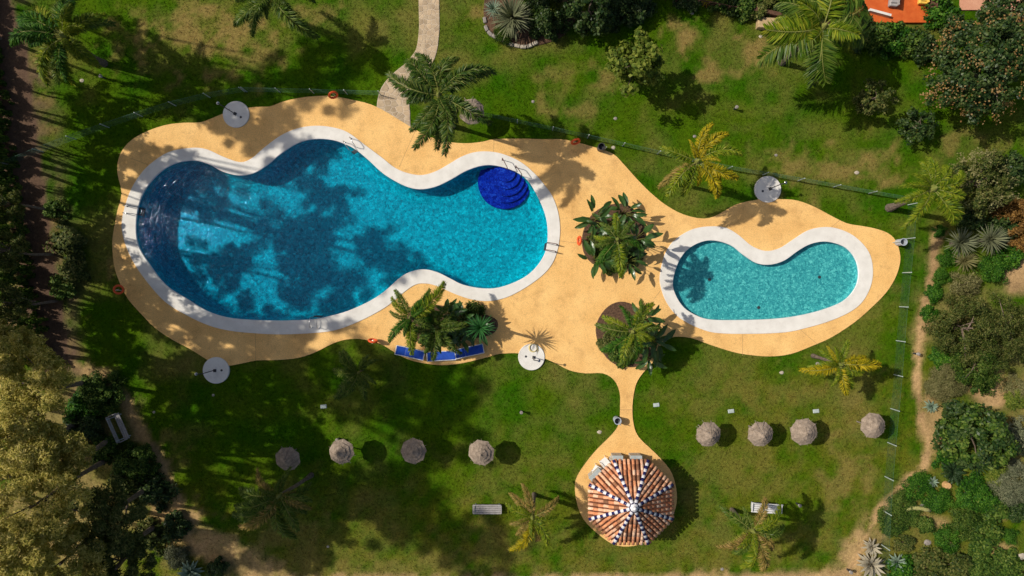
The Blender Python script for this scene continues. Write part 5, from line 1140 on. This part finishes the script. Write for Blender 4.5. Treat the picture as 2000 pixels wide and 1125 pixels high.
for i, (x, y, r, h, m, k, l) in enumerate([(190, 765, 42, 1.6, 'mid', 'm', 'dark green shrub where the track meets the footpath'), (160, 800, 34, 1.3, 'bright', 'm', 'green shrub behind the sloping bench'), (150, 850, 44, 1.8, 'dark', 'm', 'very dark shrub in the gap between the eucalyptus crowns'),
      (205, 875, 30, 1.3, 'mid', 'm', 'green shrub just below the sloping bench'), (265, 905, 40, 1.5, 'mid', 'm', 'shaded green shrub beside the footpath'), (300, 960, 34, 1.3, 'dark', 'm', 'dark shrub in the bend of the footpath'), (250, 950, 34, 1.6, 'olive', 'm', 'olive shrub behind the footpath shrubs'),
      (340, 1030, 26, 1.0, 'dark', 'm', 'dark shrub on the bare ground at lower left'), (290, 1050, 34, 1.4, 'olive', 'm', 'dull shrub under the lower eucalyptus crowns'), (425, 1108, 20, .8, 'dark', 'm', 'small dark shrub right of the bottom agave'), (345, 1090, 22, .9, 'grey', 'w', 'pale tufted plant next to the bottom agave'),
      (135, 470, 36, 1.0, 'olive', 'm', 'dull olive shrub in the grass right of the brown track'), (145, 530, 30, .9, 'olive', 'm', 'low olive shrub right of the brown track'), (120, 560, 24, .8, 'mid', 'm', 'small green shrub at the edge of the brown track'), (105, 410, 22, .8, 'mid', 'm', 'small leafy shrub at the upper edge of the brown track')]):
    bush(x, y, r, h, l, m, i, k)

# ------------------------------------------------------------------ house terrace at the top right
mb = MB(); mb.box((0, 0, 0.08), (6.4, 5.2, 0.28)); a = W(1745, -28); t = mb.build('terrace', M_orfloor, None, a); tag(t, 'orange tiled house terrace behind the hedge at the top right', kind='structure')
mb = MB(); mb.box((0, 0, 0.06), (5, 3.4, 0.1)); t = mb.build('pink_yard', M_pink, None, W(1945, -28)); tag(t, 'pink paved yard in the top right corner', kind='structure')
mb = MB(); A_, B_ = W(1445, 20), W(1818, 98)
hw = thing('garden_wall', 'low dark boundary wall behind the top right lawn', 'wall', A_)
dv = B_ - A_; mb.box(dv / 2 + Vector((0, 0, 0.3)), (dv.length, 0.2, 0.66), rz=math.atan2(dv.y, dv.x)); mb.build('wall_body', M_brown, hw)
mb = MB(); mb.box(dv / 2 + Vector((0, 0, 0.66)), (dv.length + .05, 0.26, 0.05), rz=math.atan2(dv.y, dv.x)); mb.build('wall_cap', M_brown, hw)
wf = thing('wooden_fence', 'brown wooden fence along the top edge right of centre', 'fence', W(1280, -4)); A_, B_ = W(1280, -4), W(1438, 26); dv = B_ - A_; an = math.atan2(dv.y, dv.x)
for k in range(9):
    p = dv * (k / 8); mb = MB(); mb.box(p + Vector((0, 0, 0.4)), (0.09, 0.09, 0.85), rz=an); mb.build('post', M_brown, wf)
for z in (0.2, 0.5, 0.78): mb = MB(); mb.box(dv / 2 + Vector((0.03, 0.06, z)), (dv.length, 0.035, 0.12), rz=an); mb.build('rail', M_brown, wf)
mb = MB(); mb.box((0, 0, 0.22), (2.5, 0.7, 0.5), rz=R(-4), bev=0.03); t = mb.build('retaining_wall', surf('beige_stone', (0.42, 0.29, 0.15), (0.55, 0.4, 0.22), 5, 0.9, 0.5, 30, 0.2), None, W(1512, 50)); tag(t, 'low beige stone block wall beside the date palm', 'wall')
def seat_(px, py, d, mat, name, label, cat):
    t = thing(name, label, cat, W(px, py) + Vector((0, 0, 0.22)), R(-5))
    mb = MB(); mb.box((0, 0, 0.22), (d[0], d[1], 0.3), bev=0.04); mb.build('base', mat, t)
    mb = MB(); mb.box((0, d[1] * .08, 0.42), (d[0] * .9, d[1] * .8, 0.12), bev=0.04); mb.build('cushion', mat, t)
    mb = MB(); mb.box((d[0] * .42, 0, 0.5), (d[0] * .14, d[1], 0.35), bev=0.03); mb.build('backrest', mat, t)
seat_(1738, 4, (.55, 1.0), M_bench, 'garden_sofa', 'pale grey seat on the orange terrace', 'sofa'); seat_(1795, 2, (.55, .8), M_yellow, 'yellow_chair', 'yellow chair on the orange terrace', 'chair'); seat_(1812, 6, (.5, 1.2), M_brown, 'brown_sofa', 'brown seat at the right end of the orange terrace', 'sofa')
mb = MB(); mb.box((0, 0, 0.3), (1.5, 0.16, 0.5), rz=R(-15)); t = mb.build('white_parapet', M_white, None, W(1712, 30)); tag(t, 'short white parapet at the left end of the orange terrace', 'wall')
HB = [(1455, 14, 30, 1.0, 'mid', 'm', 'green shrub on the boundary left of the beige wall'), (1490, 6, 30, 1.2, 'olive', 'm', 'olive shrub behind the beige wall'), (1540, 12, 30, 1.2, 'mid', 'm', 'green shrub behind the date palm crown'), (1600, 14, 30, 1.2, 'dark', 'm', 'dark shrub under the date palm'), (1655, 22, 30, 1.4, 'rustl', 'm', 'orange flowering shrub right of the date palm'),
      (1685, 57, 32, 1.5, 'dark', 'm', 'dark shrub at the left of the terrace hedge'), (1715, 70, 32, 1.5, 'mid', 'm', 'green shrub in the terrace hedge, second from the left'), (1745, 74, 32, 1.5, 'bright', 'm', 'vivid green shrub in the middle of the terrace hedge'), (1775, 78, 32, 1.5, 'mid', 'm', 'green shrub in the terrace hedge with pale blossom'), (1800, 90, 30, 1.5, 'dark', 'm', 'dark shrub at the right end of the terrace hedge'),
      (1840, 22, 30, 1.5, 'bright', 'm', 'vivid shrub right of the orange terrace'), (1860, 50, 30, 1.5, 'dark', 'm', 'dark shrub between terrace and flowering tree'), (1405, 2, 24, .9, 'mid', 'm', 'green shrub at the top edge behind the wooden fence'), (1345, -8, 26, 1.0, 'dark', 'm', 'dark shrub at the top edge beyond the wooden fence'), (1430, -5, 26, 1.2, 'dark', 'm', 'dark shrub at the top edge next to the fence end')]
for i, (x, y, r, h, m, k, l) in enumerate(HB): bush(x, y, r, h, l, m, i, k)
rosette(1378, 2, 16, .4, 30, 'palmy', 'yucca', 'yellow spiky plant above the brown wooden fence', 'yucca', 'yucca')
# stone edging of the top bed
A = thing('bed_edging', 'curved stone edging of the silvery bed at the top', 'edging', W(950, 60))
ep = [(947, 40), (950, 56), (957, 66), (966, 72), (976, 77), (987, 82), (998, 87), (1010, 90), (1022, 92), (1034, 90), (1045, 85)]
for i, (x, y) in enumerate(ep):
    mb = MB(); mb.box((0, 0, 0.07), (0.40, 0.24, 0.2), bev=0.04); j = ep[min(i + 1, len(ep) - 1)]; k = ep[max(i - 1, 0)]
    mb.build('edging_stone', M_pale if i > 3 else M_rock, A, W(x, y) - W(950, 60), rot=(0, 0, math.atan2(-(j[1] - k[1]), j[0] - k[0])))
